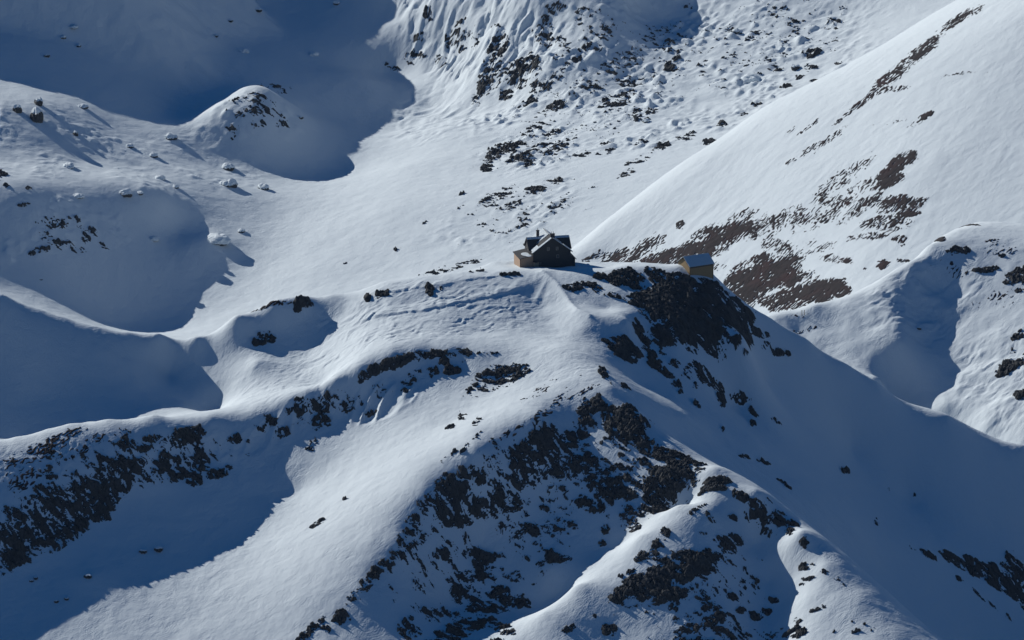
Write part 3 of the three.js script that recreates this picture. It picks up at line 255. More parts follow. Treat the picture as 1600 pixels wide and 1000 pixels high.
  ['thin line of rocks leading to the dark rocks on the flank', 'near', 'rock', [[139.8,40.5,0.4184,0.1336,0.0715,0.4545,0.45], [134.2,44,0.7145,0.1887,0.2292,0.7214,0.4], [150.8,38,0.7669,0.2678,0.0495,0.5432,0.35], [165.2,36.5,0.2323,0.097,0.1083,0.9381,0.34], [157.4,37.5,0.2339,0.0913,0.0477,0.8136,0.3]]],
  ['small rock alone in the middle of the shaded flank', 'near', 'rock', [[112.9,19.5,0.7436,0.0789,0.7972,0.506,0.65], [128.3,9,0.8932,0.2502,0.3512,0.8907,0.3], [136.5,6.5,1.1429,0.0455,0.5002,1.7848,0.35]]],
  ['faint rock seam on the shaded flank right of the rock face', 'near', 'rock', [[82.6,68,0.2991,0.0412,0.7891,0.8826,0.34], [90.5,74,0.309,0.0601,0.0145,0.5681,0.34], [76.1,74,0.3808,0.0453,0.6849,0.7344,0.24], [122.3,43.5,0.8122,0.2375,-0.3127,0.279,0.4], [89.3,29,0.296,0.0854,0.5965,1.112,0.2]]],
  ['low stone with a wind scoop on the sunlit gully', 'near', 'rock', [[-63.3,134.5,0.4027,-0.0929,0.1114,0.5052,0.62], [-54.2,126,1.2049,-0.0252,-0.9069,0.8858,0.5]]],
  ['dark turf cap on the highest point of the right hill', 'hill', 'turf', [[163.6,-152,0.2187,0.0132,-0.4979,0.351,0.6]]],
  ['reddish rock on the skyline of the right hill', 'hill', 'turf', [[152.8,-135,0.5535,-0.0314,-0.0642,0.2985,0.75]]],
  ['small dark outcrop below the top of the right hill', 'hill', 'rock', [[160.1,-126.5,0.3379,0.017,-0.0074,0.5692,0.62], [156.6,-125.5,0.3138,0.015,0.0033,0.7551,0.35]]],
  ['black cleft rock on the right hill', 'hill', 'rock', [[168.6,-117,0.2634,-0.0301,0.0308,0.5869,0.7], [173.9,-122.5,0.2971,0.0731,-0.3741,0.7152,0.36], [164.6,-117,0.2762,0.0139,-0.2825,1.2721,0.3]]],
  ['dark rocks on the right hill at the picture edge', 'hill', 'rock', [[178.5,-112,0.2251,-0.0203,0.0138,0.3484,0.58], [176.6,-109,0.3216,-0.0025,-0.1163,0.655,0.5], [179.4,-104,0.3342,0.0892,-0.442,0.6006,0.5], [183.5,-111,0.2215,0.0132,-0.0553,0.2125,0.5]]],
  ['slanting black crag low on the right hill', 'hill', 'rock', [[173.8,-69,0.1813,-0.0442,0.0811,0.3017,0.68], [177.7,-82.5,0.3365,-0.0774,0.0845,0.4897,0.35], [175.2,-76.5,0.749,0.043,-0.4029,0.7645,0.4], [181,-69.5,0.2952,-0.0641,0.0529,0.2838,0.6]]],
  ['small crag at the picture edge below the slanting one', 'hill', 'rock', [[176.6,-51.5,0.4252,-0.0746,0.0759,0.2679,0.6], [180.3,-51.5,0.3232,0.02,-0.119,0.2574,0.5]]],
  ['short dry stalks scattered over the upper right hill', 'hill', 'turf', [[173.1,-128,0.1098,0.0063,-0.0083,0.1911,0.1], [159,-119.5,0.1103,0.0051,-0.0417,0.2705,0.08], [103.9,-100.5,0.1488,-0.0163,0.0426,0.7194,0.14], [171.7,-102.5,0.1112,0.006,-0.0648,0.1712,0.06], [101.4,-93,0.1664,-0.0087,0.2672,0.675,0.2]]],
  ['large dark heather patch behind the small yellow hut', 'brown', 'turf', [[93,-212,0.0714,-0.0084,-0.025,0.0758,0.66], [84.8,-209.5,0.1421,0.004,-0.067,0.0734,0.62], [101.2,-211.5,0.1528,-0.0079,-0.0881,0.1351,0.5], [98.2,-189,0.1075,0.0036,-0.1212,0.1078,0.55]]],
  ['dark heather patch above the two marker posts', 'brown', 'turf', [[111.8,-180,0.0941,-0.0009,-0.0965,0.1158,0.66], [116.4,-181.5,0.1775,-0.0072,-0.1082,0.1701,0.55], [108.1,-193,0.2423,-0.0365,-0.0216,0.1934,0.36]]],
  ['broken heather above the roof of the yellow hut', 'brown', 'turf', [[76.5,-255.5,0.0716,-0.0114,-0.013,0.0885,0.58], [83.8,-262,0.118,-0.0239,0.0174,0.1572,0.42], [93,-248,0.1174,-0.0151,-0.0359,0.1267,0.42], [67,-256,0.0867,-0.0114,-0.0379,0.1224,0.58]]],
  ['sparse stones and heather right behind the big hut', 'brown', 'turf', [[45.8,-276,0.0821,-0.0112,-0.0318,0.1268,0.42], [55.2,-263,0.0836,0.0015,-0.146,0.1486,0.5], [36.2,-281,0.1075,-0.0075,-0.0434,0.1654,0.36], [63.4,-279.5,0.4988,-0.1713,0.2324,0.2767,0.6], [50.7,-279.5,0.1562,-0.03,-0.024,0.2318,0.36], [62.1,-251,0.0636,0.0013,-0.1321,0.123,0.56]]],
  ['reddish heather patch high on the brown slope', 'brown', 'turf', [[141.9,-242,0.1284,-0.0329,0.0995,0.1559,0.66], [139.2,-234,0.1588,-0.0252,-0.0134,0.1889,0.6], [147.1,-242.5,0.2921,-0.0315,-0.0542,0.2475,0.5], [130.5,-240.5,0.1198,-0.0222,0.0184,0.1898,0.26]]],
  ['broad broken heather patch below the reddish one', 'brown', 'turf', [[142.4,-216,0.0998,0.0007,-0.1171,0.1816,0.55], [136.2,-208,0.1023,-0.0028,-0.0878,0.1597,0.42], [141.3,-193,0.4154,-0.0536,0.0032,0.2449,0.55], [128.7,-226,0.118,-0.0275,0.0624,0.1711,0.34], [145.5,-207.5,0.1786,0.0084,-0.2748,0.3921,0.5], [131.3,-203.5,0.1306,-0,-0.2168,0.3073,0.36]]],
  ['thin heather scattered between the larger patches', 'brown', 'turf', [[116.2,-236.5,0.0794,-0.0149,0.0131,0.1039,0.26], [102.3,-243.5,0.0943,-0.0187,0.0175,0.1188,0.3], [119.2,-252.5,0.0785,-0.0183,0.0453,0.1323,0.18], [126.4,-254.5,0.0946,-0.0214,0.0503,0.1524,0.2], [108.4,-216,0.0916,-0.0045,-0.1011,0.153,0.2], [97.1,-230,0.1414,0.0045,-0.178,0.1779,0.34]]],
  ['long heather streak along the upper edge of the brown slope', 'brown', 'turf', [[157.1,-324,0.0881,-0.0147,0.1287,0.1139,0.48], [171.3,-340.5,0.108,-0.0115,0.058,0.1382,0.46], [143.7,-311,0.1135,-0.0218,0.0927,0.143,0.46], [133.2,-303,0.1776,-0.0365,0.1435,0.3222,0.42], [149.5,-317,0.1491,-0.0272,0.1115,0.1289,0.4]]],
  ['fine lower tail of the long heather streak', 'brown', 'turf', [[125.3,-298.5,0.1918,-0.0445,0.2473,0.4686,0.42], [120.6,-287.5,0.1351,-0.0312,0.1796,0.324,0.34], [109.7,-286.5,0.1355,-0.0299,0.1382,0.3421,0.34], [105.7,-308.5,0.3235,-0.0757,0.3079,0.5283,0.32], [112,-304,0.1519,-0.034,0.2602,0.5528,0.24], [143.9,-300.5,0.1717,-0.0051,-0.2685,0.3735,0.4]]],
  ['small dark heather tuft below the streak', 'brown', 'turf', [[154.6,-269,0.3524,-0.0612,0.069,0.3886,0.6], [150.6,-266.5,0.2879,-0.032,-0.0693,0.4016,0.3], [141.6,-276.5,0.148,-0.0031,-0.4858,0.6781,0.26], [168.4,-288.5,0.1088,0.0001,-0.4553,0.7051,0.2]]],
  ['three little heather tufts near the crest of the right hill', 'brown', 'turf', [[141.7,-178,0.3326,0.0156,-0.4087,0.6428,0.62], [134.7,-180.5,0.4171,-0.0358,-0.0612,0.3163,0.52], [118.3,-199,0.1573,0.0135,-0.3638,0.2953,0.36], [128.1,-182.5,0.5398,0.0229,-0.6057,0.7401,0.36]]],
  ['half buried small rocks scattered over the whole far slope', 'far', 'rock', [[54.2,-630.5,0.0159,-0.0011,0.007,0.032,-0.09], [103.1,-635,0.0241,-0.003,0.0145,0.0258,-0.09], [26.7,-584,0.0305,-0.0044,0.0168,0.0203,-0.08], [5.2,-467.5,0.0318,-0.0043,0.0217,0.0362,-0.1], [10.6,-549.5,0.0419,-0.0049,0.0174,0.0314,-0.02]]],
  ['fluted rock rib in the upper middle, lowest of the far cliffs', 'far', 'rock', [[-10.9,-648,0.1838,0.0789,-0.1004,0.0812,0.47], [-15,-642,0.2572,0.1004,-0.2263,0.1563,0.42], [-4.1,-647,0.1367,0.0355,-0.1228,0.1221,0.42], [-6.8,-661,0.1486,0.0662,-0.1183,0.0763,0.36], [-2.7,-635.5,0.2638,-0.0777,0.0054,0.2387,0.42]]],
  ['dark crags between the far rib and the boulder slope', 'far', 'rock', [[6.8,-642,0.1803,-0.035,-0.0567,0.1163,0.47], [13.7,-660.5,0.2107,0.0317,-0.0753,0.1078,0.4], [2.7,-638,0.23,0.0002,-0.222,0.2288,0.42], [17.8,-669.5,0.203,0.0008,-0.1311,0.3957,0.38], [21.8,-647.5,0.2625,0.0016,-0.0956,0.1609,0.3], [32.8,-662.5,0.1374,0.0123,-0.129,0.3682,0.32], [28.7,-660.5,0.4579,0.0033,-0.0994,0.2228,0.26]]],
  ['snowy crags at the top of the far cliff', 'far', 'rock', [[-36.6,-707,0.4497,-0.0037,-0.2477,0.3459,0.42], [-27.6,-692,0.2279,0.1378,-0.2689,0.2408,0.32], [-41.5,-695.5,0.1954,0.0432,-0.3797,0.5145,0.34], [-30.3,-684,0.179,0.0716,-0.3084,0.2363,0.37], [-40.2,-701,0.3528,0.1456,-0.282,0.3723,0.26], [-20.7,-686.5,0.0836,0.0473,-0.1774,0.132,0.14], [-6.9,-678,0.2991,0.0562,-0.498,0.4029,0.37]]],
  ['dark hem of rock at the left foot of the far cliff', 'far', 'rock', [[-50.4,-694.5,0.2818,0.0455,-0.4014,0.8371,0.52], [-54.6,-697.5,0.9025,-0.0113,-0.0328,0.805,0.42], [-44.3,-694.5,0.3179,0.0631,-0.5488,0.7588,0.24]]],
  ['banded outcrop on the far slope left of centre', 'far', 'rock', [[-2.7,-559,0.1436,-0.0193,0.0679,0.103,0.47], [-7.4,-547.5,0.198,-0.0375,0.1264,0.1047,0.47], [3.2,-538,0.1369,-0.0098,0.0239,0.1449,0.42], [-10.5,-531.5,0.3564,-0.0679,0.1585,0.1278,0.42], [13.2,-548.5,0.1128,-0.0063,0.0027,0.1094,0.26], [10.7,-583.5,0.1797,-0.0327,0.1256,0.1159,0.22]]],
  ['stones along the crest above the banded outcrop', 'far', 'rock', [[9.5,-629,0.3646,-0.1013,-0.0392,0.425,0.42], [19,-629,0.2708,-0.0962,0.1365,0.3949,0.42], [27.1,-635,0.2552,-0.062,0.1599,0.4105,0.44], [31.3,-642.5,0.274,-0.1042,0.2769,0.3714,0.37], [7.6,-618,0.2851,-0.0548,0.0701,0.1922,0.34], [16.2,-625.5,0.1314,-0.0417,0.0629,0.2444,0.28], [18.8,-606.5,0.1426,-0.0248,0.0933,0.159,0.32], [36.7,-640.5,0.4088,0.004,0.0386,0.6682,0.42]]],
  ['boulder field high on the far slope', 'far', 'rock', [[44.7,-632,0.1418,0.0017,0.0228,0.177,0.24], [51.6,-639,0.1189,-0.0127,0.0803,0.2048,0.22], [43,-602,0.1203,-0.0143,0.0692,0.0939,0.22], [50,-622,0.1422,0.002,0.0016,0.1826,0.22], [32.4,-620.5,0.1233,0.0011,-0.011,0.1103,0.14], [45.6,-597.5,0.2329,0.0032,-0.041,0.1476,0.28], [53.4,-582.5,0.1248,0.0021,-0.0261,0.0829,0.12], [62.8,-656,0.0732,0.0013,0.024,0.0573,0.06], [38.2,-653.5,0.1222,0.0012,0.0038,0.1459,0.12]]],
  ['dark boulder with a long shadow on the far slope', 'far', 'rock', [[66.7,-630.5,0.2945,-0.0671,0.2034,0.2774,0.67], [69.5,-638.5,0.3056,-0.1063,0.2983,0.1973,0.34]]],
  ['snow covered blocks near the top of the far slope', 'far', 'rock', [[120.2,-658.5,0.2131,0.0167,-0.0804,0.2261,0.38], [137.5,-654.5,0.3377,-0.04,0.0902,0.2718,0.37], [76.5,-685.5,0.3913,0.0579,-0.1914,0.5065,0.42], [141.7,-664.5,0.3668,0.0141,-0.2247,0.5703,0.28], [75.1,-656,0.4071,0.009,-0.0365,0.2265,0.26], [93,-661.5,0.3663,0.0098,-0.0814,0.1964,0.28], [115.1,-672,0.2284,0.0072,-0.1283,0.4254,0.22]]],
  ['low rocks above the crest of the brown slope', 'far', 'rock', [[127.1,-624.5,0.2345,-0.0147,0.0525,0.2359,0.34], [125.4,-609,0.2722,-0.0063,-0.0234,0.1867,0.32], [110.6,-615.5,0.3094,0.0101,-0.0806,0.2517,0.34], [120.9,-602,0.382,-0.0091,-0.0354,0.2613,0.28], [126.3,-590.5,0.4214,-0.0577,0.185,0.2381,0.42], [115.1,-591.5,0.3492,-0.0087,-0.0761,0.435,0.37], [137.1,-606.5,0.4825,-0.0089,-0.1014,0.3241,0.28]]],
  ['last rocks of the far slope beside the brown crest', 'far', 'rock', [[80.9,-528.5,0.3507,-0.0422,0.1069,0.1754,0.52], [86.9,-554.5,0.3878,-0.035,0.0672,0.2107,0.42], [96.4,-565,0.4849,-0.0144,-0.0711,0.3261,0.47], [61.8,-531.5,0.2271,-0.0372,0.1645,0.1476,0.38], [71.3,-543,0.1825,-0.0292,0.1404,0.1315,0.26], [101.8,-575,0.3518,-0.0203,0.0278,0.4302,0.32], [52.8,-541,0.2677,-0.0281,0.1586,0.2532,0.28], [39.6,-546,0.2339,-0.0256,0.1965,0.3157,0.32]]],
  ['stones strewn across the middle of the far slope', 'far', 'rock', [[-6.5,-486.5,0.1096,-0.0168,0.1025,0.1096,0.26], [0,-476,0.1904,-0.0239,0.1213,0.188,0.32], [18.2,-497,0.3174,-0.0362,0.1551,0.2515,0.32], [9.1,-488,0.1947,-0.011,0.0136,0.1642,0.26], [18.1,-470,0.1911,-0.0245,0.1394,0.2348,0.17], [3.9,-453,0.3242,-0.0346,0.1782,0.5226,0.42], [-25.4,-418,0.0793,-0.0076,0.0676,0.2141,0.18], [46.8,-498,0.2026,-0.034,0.2291,0.1959,0.26], [31.6,-535,0.0961,-0.0048,0.0088,0.146,0.12], [52.3,-515.5,0.1249,-0.0167,0.1686,0.2042,0.22]]],
  ['row of tiny rocks on the bright far snowfield', 'far', 'rock', [[-46.7,-446.5,1.2996,-0.019,-0.247,0.6346,0.62], [-66.6,-441,0.9663,-0.1558,0.3967,0.7369,0.42], [-20.3,-497,0.4316,-0.0984,0.8821,0.5404,0.37], [-35.1,-469.5,0.6605,-0.2048,1.0444,0.5773,0.32], [-21.2,-480.5,0.4489,-0.0876,0.7505,0.5814,0.28], [-10,-535.5,0.5421,-0.0017,-0.091,0.2225,0.32]]],
  ['rocks on the sunlit mound in the shaded cirque', 'far', 'rock', [[-107,-585.5,0.0882,0.006,0.0213,0.1071,0.22], [-96.2,-583,0.3018,0.0275,0.4567,0.5479,0.37], [-105.4,-576,0.2352,-0.0061,0.2334,0.551,0.32], [-114.9,-582,0.2672,-0.0084,-0.0234,0.2168,0.22], [-103.3,-636.5,0.0945,-0.0001,0.0891,0.13,0.14], [-115.9,-572,0.3128,-0.0088,0.0006,0.2835,0.18]]],
  ['flock of dark rocks on the shaded mound at the far left', 'far', 'rock', [[-180.3,-443,0.1168,-0.0239,0.3157,0.326,0.34], [-170.4,-447,0.2019,0.0361,0.0994,0.3904,0.34], [-183.5,-430,0.1114,-0.0351,0.3516,0.3962,0.38], [-173.6,-434.5,0.1636,0.0137,0.1961,0.4447,0.26], [-163.8,-443,0.3704,0.1003,-0.0065,0.6623,0.52], [-170.4,-442.5,0.5008,-0.0998,0.3129,0.3202,0.52], [-190.7,-423,0.4398,-0.0229,0.3644,0.8405,0.52], [-179.2,-445.5,0.0986,-0.005,0.3686,0.4802,0.22], [-186.1,-432.5,0.2713,0.0612,0.0527,0.4674,0.28], [-186.3,-411,0.5227,0.0901,-0.0377,0.8686,0.26]]],
  ['dark rock at the left picture edge above the shaded mound', 'far', 'rock', [[-205.2,-463.5,0.3369,-0.0966,0.2825,0.1094,0.52], [-202.4,-451.5,0.3867,-0.1519,0.6174,0.4069,0.42], [-194.8,-443,0.3615,-0.0767,0.7278,1.0475,0.52], [-196,-436.5,0.986,-0.0516,0.5579,1.419,0.42], [-193.6,-453.5,0.6545,-0.0384,0.7729,0.9388,0.42]]],
];
const numberOf = {};
function numbered(n) { const k = numberOf[n] = (numberOf[n] ?? -1) + 1; return k ? n + '_' + String(k).padStart(3, '0') : n; }
const rockMat = new THREE.MeshStandardMaterial({ vertexColors: true, roughness: .92, flatShading: true });
const turfMat = new THREE.MeshStandardMaterial({ vertexColors: true, roughness: 1 });
function cells(x, y, s) {                  // angular blocks: a random value per cell, and the distance to the joint between cells
  const i = Math.floor(x), j = Math.floor(y); let d1 = 9, d2 = 9, v = 0;
  for (let b = -1; b <= 1; b++) for (let a = -1; a <= 1; a++) {
    const h = hash2(i + a, j + b, s), dx = i + a + (h & 1023) / 1024 - x, dy = j + b + ((h >>> 10) & 1023) / 1024 - y, d = dx * dx + dy * dy;
    if (d < d1) { d2 = d1; d1 = d; v = (h >>> 20) / 2048 - 1; } else if (d < d2) d2 = d;
  }
  cellR[0] = v; cellR[1] = Math.sqrt(d2) - Math.sqrt(d1); return v;
}
function outcrop(h, all, kind, g) {        // rough bedrock (or heather) cutting through the snow surface; returns its separate pieces
  let x0 = 1e9, x1 = -1e9, z0 = 1e9, z1 = -1e9;
  const el = all.map(E => {
    const det = Math.abs(E[2] * E[5] - E[3] * E[4]), ex = Math.hypot(E[5], E[3]) / det, ez = Math.hypot(E[4], E[2]) / det;
    x0 = Math.min(x0, E[0] - ex * 1.5); x1 = Math.max(x1, E[0] + ex * 1.5); z0 = Math.min(z0, E[1] - ez * 1.5); z1 = Math.max(z1, E[1] + ez * 1.5);
    return { E, R: Math.sqrt(ex * ez) };
  });
  const X0 = Math.floor(x0 / g), Z0 = Math.floor(z0 / g), nx = Math.ceil((x1 - x0) / g), nz = Math.ceil((z1 - z0) / g), off = new Float32Array((nx + 1) * (nz + 1));
  for (let j = 0; j <= nz; j++) for (let i = 0; i <= nx; i++) {
    const x = (X0 + i) * g, z = (Z0 + j) * g, k = j * (nx + 1) + i;
    let f = -9;
    for (const { E, R } of el) {
      const dx = x - E[0], dz = z - E[1]; let a = E[2] * dx + E[3] * dz, b = E[4] * dx + E[5] * dz;
      if (a * a + b * b > 4) continue;
      const L = R * .7 + .4; a += .34 * noise(x / L, z / L, 17); b += .34 * noise(x / L + 9, z / L, 18);
      const d = a * a + b * b; f = Math.max(f, E[6] * 1.7 + Math.max(0, E[6] - .55) * 1.5 - .66 * d * d * (.5 + E[6]) + (kind === 'turf' ? .12 : .17));
    }
    if (f < -1.3) { off[k] = -9; continue; }
    if (kind === 'turf') {
      const wx = x + .8 * noise(x / 3, z / 3, 7), wz = z + .8 * noise(x / 3, z / 3, 8);
      off[k] = f - .60 + .50 * noise((.75 * wx + .66 * wz) / 1.0, (.66 * wx - .75 * wz) / 3.6, 201) + .85 * noise((.75 * wx + .66 * wz) / .62, (.66 * wx - .75 * wz) / 1.5, 202) + .55 * noise(x / 7, z / 7, 203);
    } else {
      const wx = x + .9 * noise(x / 3, z / 3, 7), wz = z + .9 * noise(x / 3, z / 3, 8), u = .86 * wx + .5 * wz, v = -.5 * wx + .86 * wz;
      const gap = ss(.80, .95, ridged(u / 7, v / 2.4, 215)) * .7 + ss(.84, .95, ridged(u / 3.1, v / 1.2, 217)) * .55;
      off[k] = f - .52 + .42 * noise(u / 5.6, v / 2.2, 211) + .40 * cells(u / 3.2, v / 1.5, 212) + .30 * cells(u / 1.5, v / .75, 213) + .30 * noise(u / .9, v / .5, 214) + .34 * noise(x / 9, z / 9, 216) - gap;
    }
  }
  const vert = k => {
    const x = (X0 + k % (nx + 1)) * g, z = (Z0 + Math.floor(k / (nx + 1))) * g, o = off[k];
    let y, c;
    if (kind === 'turf') { y = o > 0 ? .08 + Math.min(.22, o * .25) + .10 * noise(x / .5, z / .5, 221) : Math.max(-.6, o * 1.2) - .1; const t = .5 + .8 * fbm(x / 3, z / 3, 3, 222), r = Math.max(0, noise(x / 8, z / 8, 223)); c = [mix(.009, .021, t) + .014 * r, mix(.007, .012, t), mix(.010, .014, t)]; }
    else {
      const u = .86 * x + .5 * z, v = -.5 * x + .86 * z, q = Math.min(1.2, o);
      y = o > 0 ? .12 + .5 * q + .42 * cells(u / 3.2, v / 1.5, 212) * Math.min(1, q * 2) + .30 * cells(u / 1.3, v / .8, 213) * Math.min(1, q * 3) + .16 * noise(x / .8, z / .8, 232) + .25 * Math.min(.6, cellR[1]) : Math.max(-.8, o * 1.5) - .15;
      const t = .5 + .5 * fbm(x / 3, z / 2.5, 3, 234) + .3 * cells(u / 1.3, v / .8, 213), r = Math.max(0, noise(x / 7, z / 7, 235)) * .5;
      c = [mix(.012, .040, t) + .006 * r, mix(.014, .041, t) + .002 * r, mix(.018, .044, t)];
    }
    return [x, h(x, z) + y, z, ...c.map(v => Math.max(.006, v))];
  };
  // separate pieces: cells joined edge to edge
  const nc = nx * nz, lab = new Int32Array(nc).fill(-1), pieces = [];
  const on = q => { const i = q % nx, j = (q - i) / nx, a = j * (nx + 1) + i, b = a + nx + 1; return Math.max(off[a], off[a + 1], off[b], off[b + 1]) > 0 && Math.min(off[a], off[a + 1], off[b], off[b + 1]) > -8; };
  for (let q = 0; q < nc; q++) {
    if (lab[q] >= 0 || !on(q)) continue;
    const list = [q], id = pieces.length; lab[q] = id;
    for (let n = 0; n < list.length; n++) { const c = list[n], i = c % nx; for (const d of [i > 0 ? c - 1 : -1, i < nx - 1 ? c + 1 : -1, c - nx, c + nx]) if (d >= 0 && d < nc && lab[d] < 0 && on(d)) { lab[d] = id; list.push(d); } }
    pieces.push(list);
  }
  pieces.sort((a, b) => b.length - a.length);
  const mesh = lists => {
    const id = new Map(), P = [], C = [], I = [];
    const put = k => { let n = id.get(k); if (n === undefined) { const v = vert(k); n = P.length / 3; P.push(v[0], v[1], v[2]); C.push(v[3], v[4], v[5]); id.set(k, n); } return n; };
    for (const list of lists) for (const q of list) { const i = q % nx, a = (q - i) / nx * (nx + 1) + i, b = a + nx + 1, p = put(a), r = put(b), s = put(a + 1), t = put(b + 1); I.push(p, r, s, s, r, t); }
    const G = new THREE.BufferGeometry();
    G.setAttribute('position', new THREE.Float32BufferAttribute(P, 3)); G.setAttribute('color', new THREE.Float32BufferAttribute(C, 3)); G.setIndex(I); G.computeVertexNormals();
    tri += I.length / 3; return G;
  };
  const big = kind === 'turf' ? [] : pieces.filter(p => p.length > 26), rest = kind === 'turf' ? pieces : pieces.filter(p => p.length <= 26);
  return { big: big.map(p => mesh([p])), rest: rest.length ? mesh(rest) : null };
}
const STEP = { near: .3, hill: .36, brown: .34, far: .5 };
let tri = 0, crags = 0;
OUTCROPS.forEach(([label, side, kind, list]) => {
  const loose = kind === 'turf' || /stones|flecks|scattered|strewn|row of|boulder field|stalks/.test(label), { big, rest } = outcrop(SURF[side], list, kind, STEP[side]);
  const [cx, , cz] = [list[0][0], 0, list[0][1]], cy = SURF[side](cx, cz), root = new THREE.Group(), mat = kind === 'turf' ? turfMat : rockMat;
  const child = (g, name) => { const m = new THREE.Mesh(g.translate(-cx, -cy, -cz), mat); m.name = name; m.castShadow = m.receiveShadow = true; root.add(m); return m; };
  for (const g of big) { child(g, 'crag'); crags++; }
  if (rest) child(rest, kind === 'turf' ? 'heather' : 'rock_chips').userData.kind = 'stuff';
  if (!root.children.length) { console.log('empty outcrop', label); return; }
  root.position.set(cx, cy, cz);
  root.name = numbered(kind === 'turf' ? 'heather_patch' : 'rock_outcrop');
  root.userData = { label, category: kind === 'turf' ? 'heather' : 'rock outcrop', group: kind === 'turf' ? 'heather patches showing through the snow' : 'rock outcrops showing through the snow' };
  if (loose) root.userData.kind = 'stuff';
  scene.add(root);
});
console.log('outcrop triangles', tri, 'crags', crags);
const BOULDERS = [   // x, z, radius, hillside, label
  [-141.5, -561.2, 2.26, 'far', 'snow topped boulder with the long shadow, under the shaded cirque floor'],
  [-157.5, -540.4, 1.45, 'far', 'small boulder left of the snow topped one'],
  [-147.6, -536.8, 1.58, 'far', 'low boulder below the snow topped one'],
  [-117.3, -550.4, 2.38, 'far', 'upper of two big snow capped boulders in the middle distance'],
  [-116.4, -524.8, 2.76, 'far', 'lower of two big snow capped boulders in the middle distance'],
  [-102.4, -531.2, 2.24, 'far', 'pointed snowy boulder right of the two big ones'],
  [-155.6, -476.8, 2.33, 'far', 'broad snow capped boulder on the left snowfield'],
  [-150.3, -479.6, 1.16, 'far', 'little stone at the side of the broad snow capped boulder'],
  [-137, -503.6, 1.3, 'far', 'round snowy stone between the broad and the big boulders'],
  [-143.7, -509.6, 1.7, 'far', 'snow buried boulder above the round stone'],
  [-179.9, -495.2, 2.08, 'far', 'flat snow buried boulder left of the snowfield'],
  [-174.5, -464.4, 1.8, 'far', 'low snowy hump on the edge of the left mound'],
  [-195.2, -531.6, 2.63, 'far', 'tall dark boulder tower standing on the left hill'],
  [-203.1, -533.2, 1.71, 'far', 'dark boulder at the left of the boulder tower'],
  [-195.3, -546.8, 1.72, 'far', 'dark boulder above the boulder tower'],
  [-177.9, -564.8, 1.73, 'far', 'snowy boulder on the rim of the left hill'],
  [-179.3, -531.6, 1.05, 'far', 'little dark stone in the shadow of the boulder tower'],
  [-109.7, -482, 1.3, 'far', 'snowy stone on the drift in the trough'],
  [-118.8, -469.2, 3.87, 'far', 'long snow drift hummock in the trough'],
  [-144, -461.2, 1.8, 'far', 'half buried stone in the shadow of the left mound'],
  [100.7, -608.8, 3.23, 'far', 'big round snowed-up boulder on the far slope'],
  [55.9, -572.8, 1.33, 'far', 'snowy stone at the rim of the far hollow'],
  [95.5, -656, 1.5, 'far', 'white capped stone high on the far slope'],
  [119.4, -612.4, 1.89, 'far', 'dark edged boulder beside the brown crest'],
  [-121.9, -704.4, 0.97, 'far', 'upper tiny boulder in the deep shade of the cirque'],
  [-127.3, -684, 0.96, 'far', 'lower tiny boulder in the deep shade of the cirque'],
  [-110.4, -724.4, 1.39, 'far', 'dark boulder at the top of the shaded cirque'],
  [-183.8, -634, 1.08, 'far', 'lighter stone in the shaded cirque at the left'],
  [-195.9, -614, 1.08, 'far', 'dark stone lowest in the shaded cirque at the left'],
  [-76.7, -736.4, 1.4, 'far', 'boulder at the top edge, left of the far cliff'],
  [-88.6, -597.6, 1.07, 'far', 'small stone right of the sunlit mound'],
  [-190.2, -636.4, 1.09, 'far', 'faint stone near the left side of the shaded cirque'],
  [-186.1, -642, 1.63, 'far', 'snowy lump near the top left of the shaded cirque'],
  [-115.9, -679.2, 1.93, 'far', 'snowy lump above the sunlit mound'],
  [-85.7, -693.6, 1.94, 'far', 'pale snowy lump left of the far cliff'],
  [-119.1, 135.8, 1.03, 'near', 'left of two boulders in the shaded gully'],
  [-114, 134.6, 1.34, 'near', 'right of two boulders in the shaded gully'],
  [-136.1, 150.2, 1.03, 'near', 'boulder at the tip of the gully shadow'],
  [-152.8, 150.2, 0.72, 'near', 'small boulder low in the gully shade at the left'],
  [-154.1, 151.4, 0.62, 'near', 'tiny stone beside the small boulder in the gully shade'],
  [-142.5, 158.6, 0.72, 'near', 'right of two stones at the bottom of the gully shade'],
  [-145.7, 159.8, 0.72, 'near', 'left of two stones at the bottom of the gully shade'],
  [143.4, -94.6, 0.79, 'hill', 'small stone on the shaded side of the right hill'],
];
function thing(name, label, category, x, y, z, turn = 0, group) {
  const o = new THREE.Group(); o.name = numbered(name); o.position.set(x, y, z); o.rotation.y = turn; o.userData = { label, category }; if (group) o.userData.group = group; scene.add(o); return o;
}
function part(parent, name, g, m, label) { const o = new THREE.Mesh(g, m); o.name = name; o.castShadow = o.receiveShadow = true; if (label) o.userData.label = label; parent.add(o); return o; }
const std = (r, g, b, rough = .9) => new THREE.MeshStandardMaterial({ color: new THREE.Color().setRGB(r, g, b), roughness: rough });
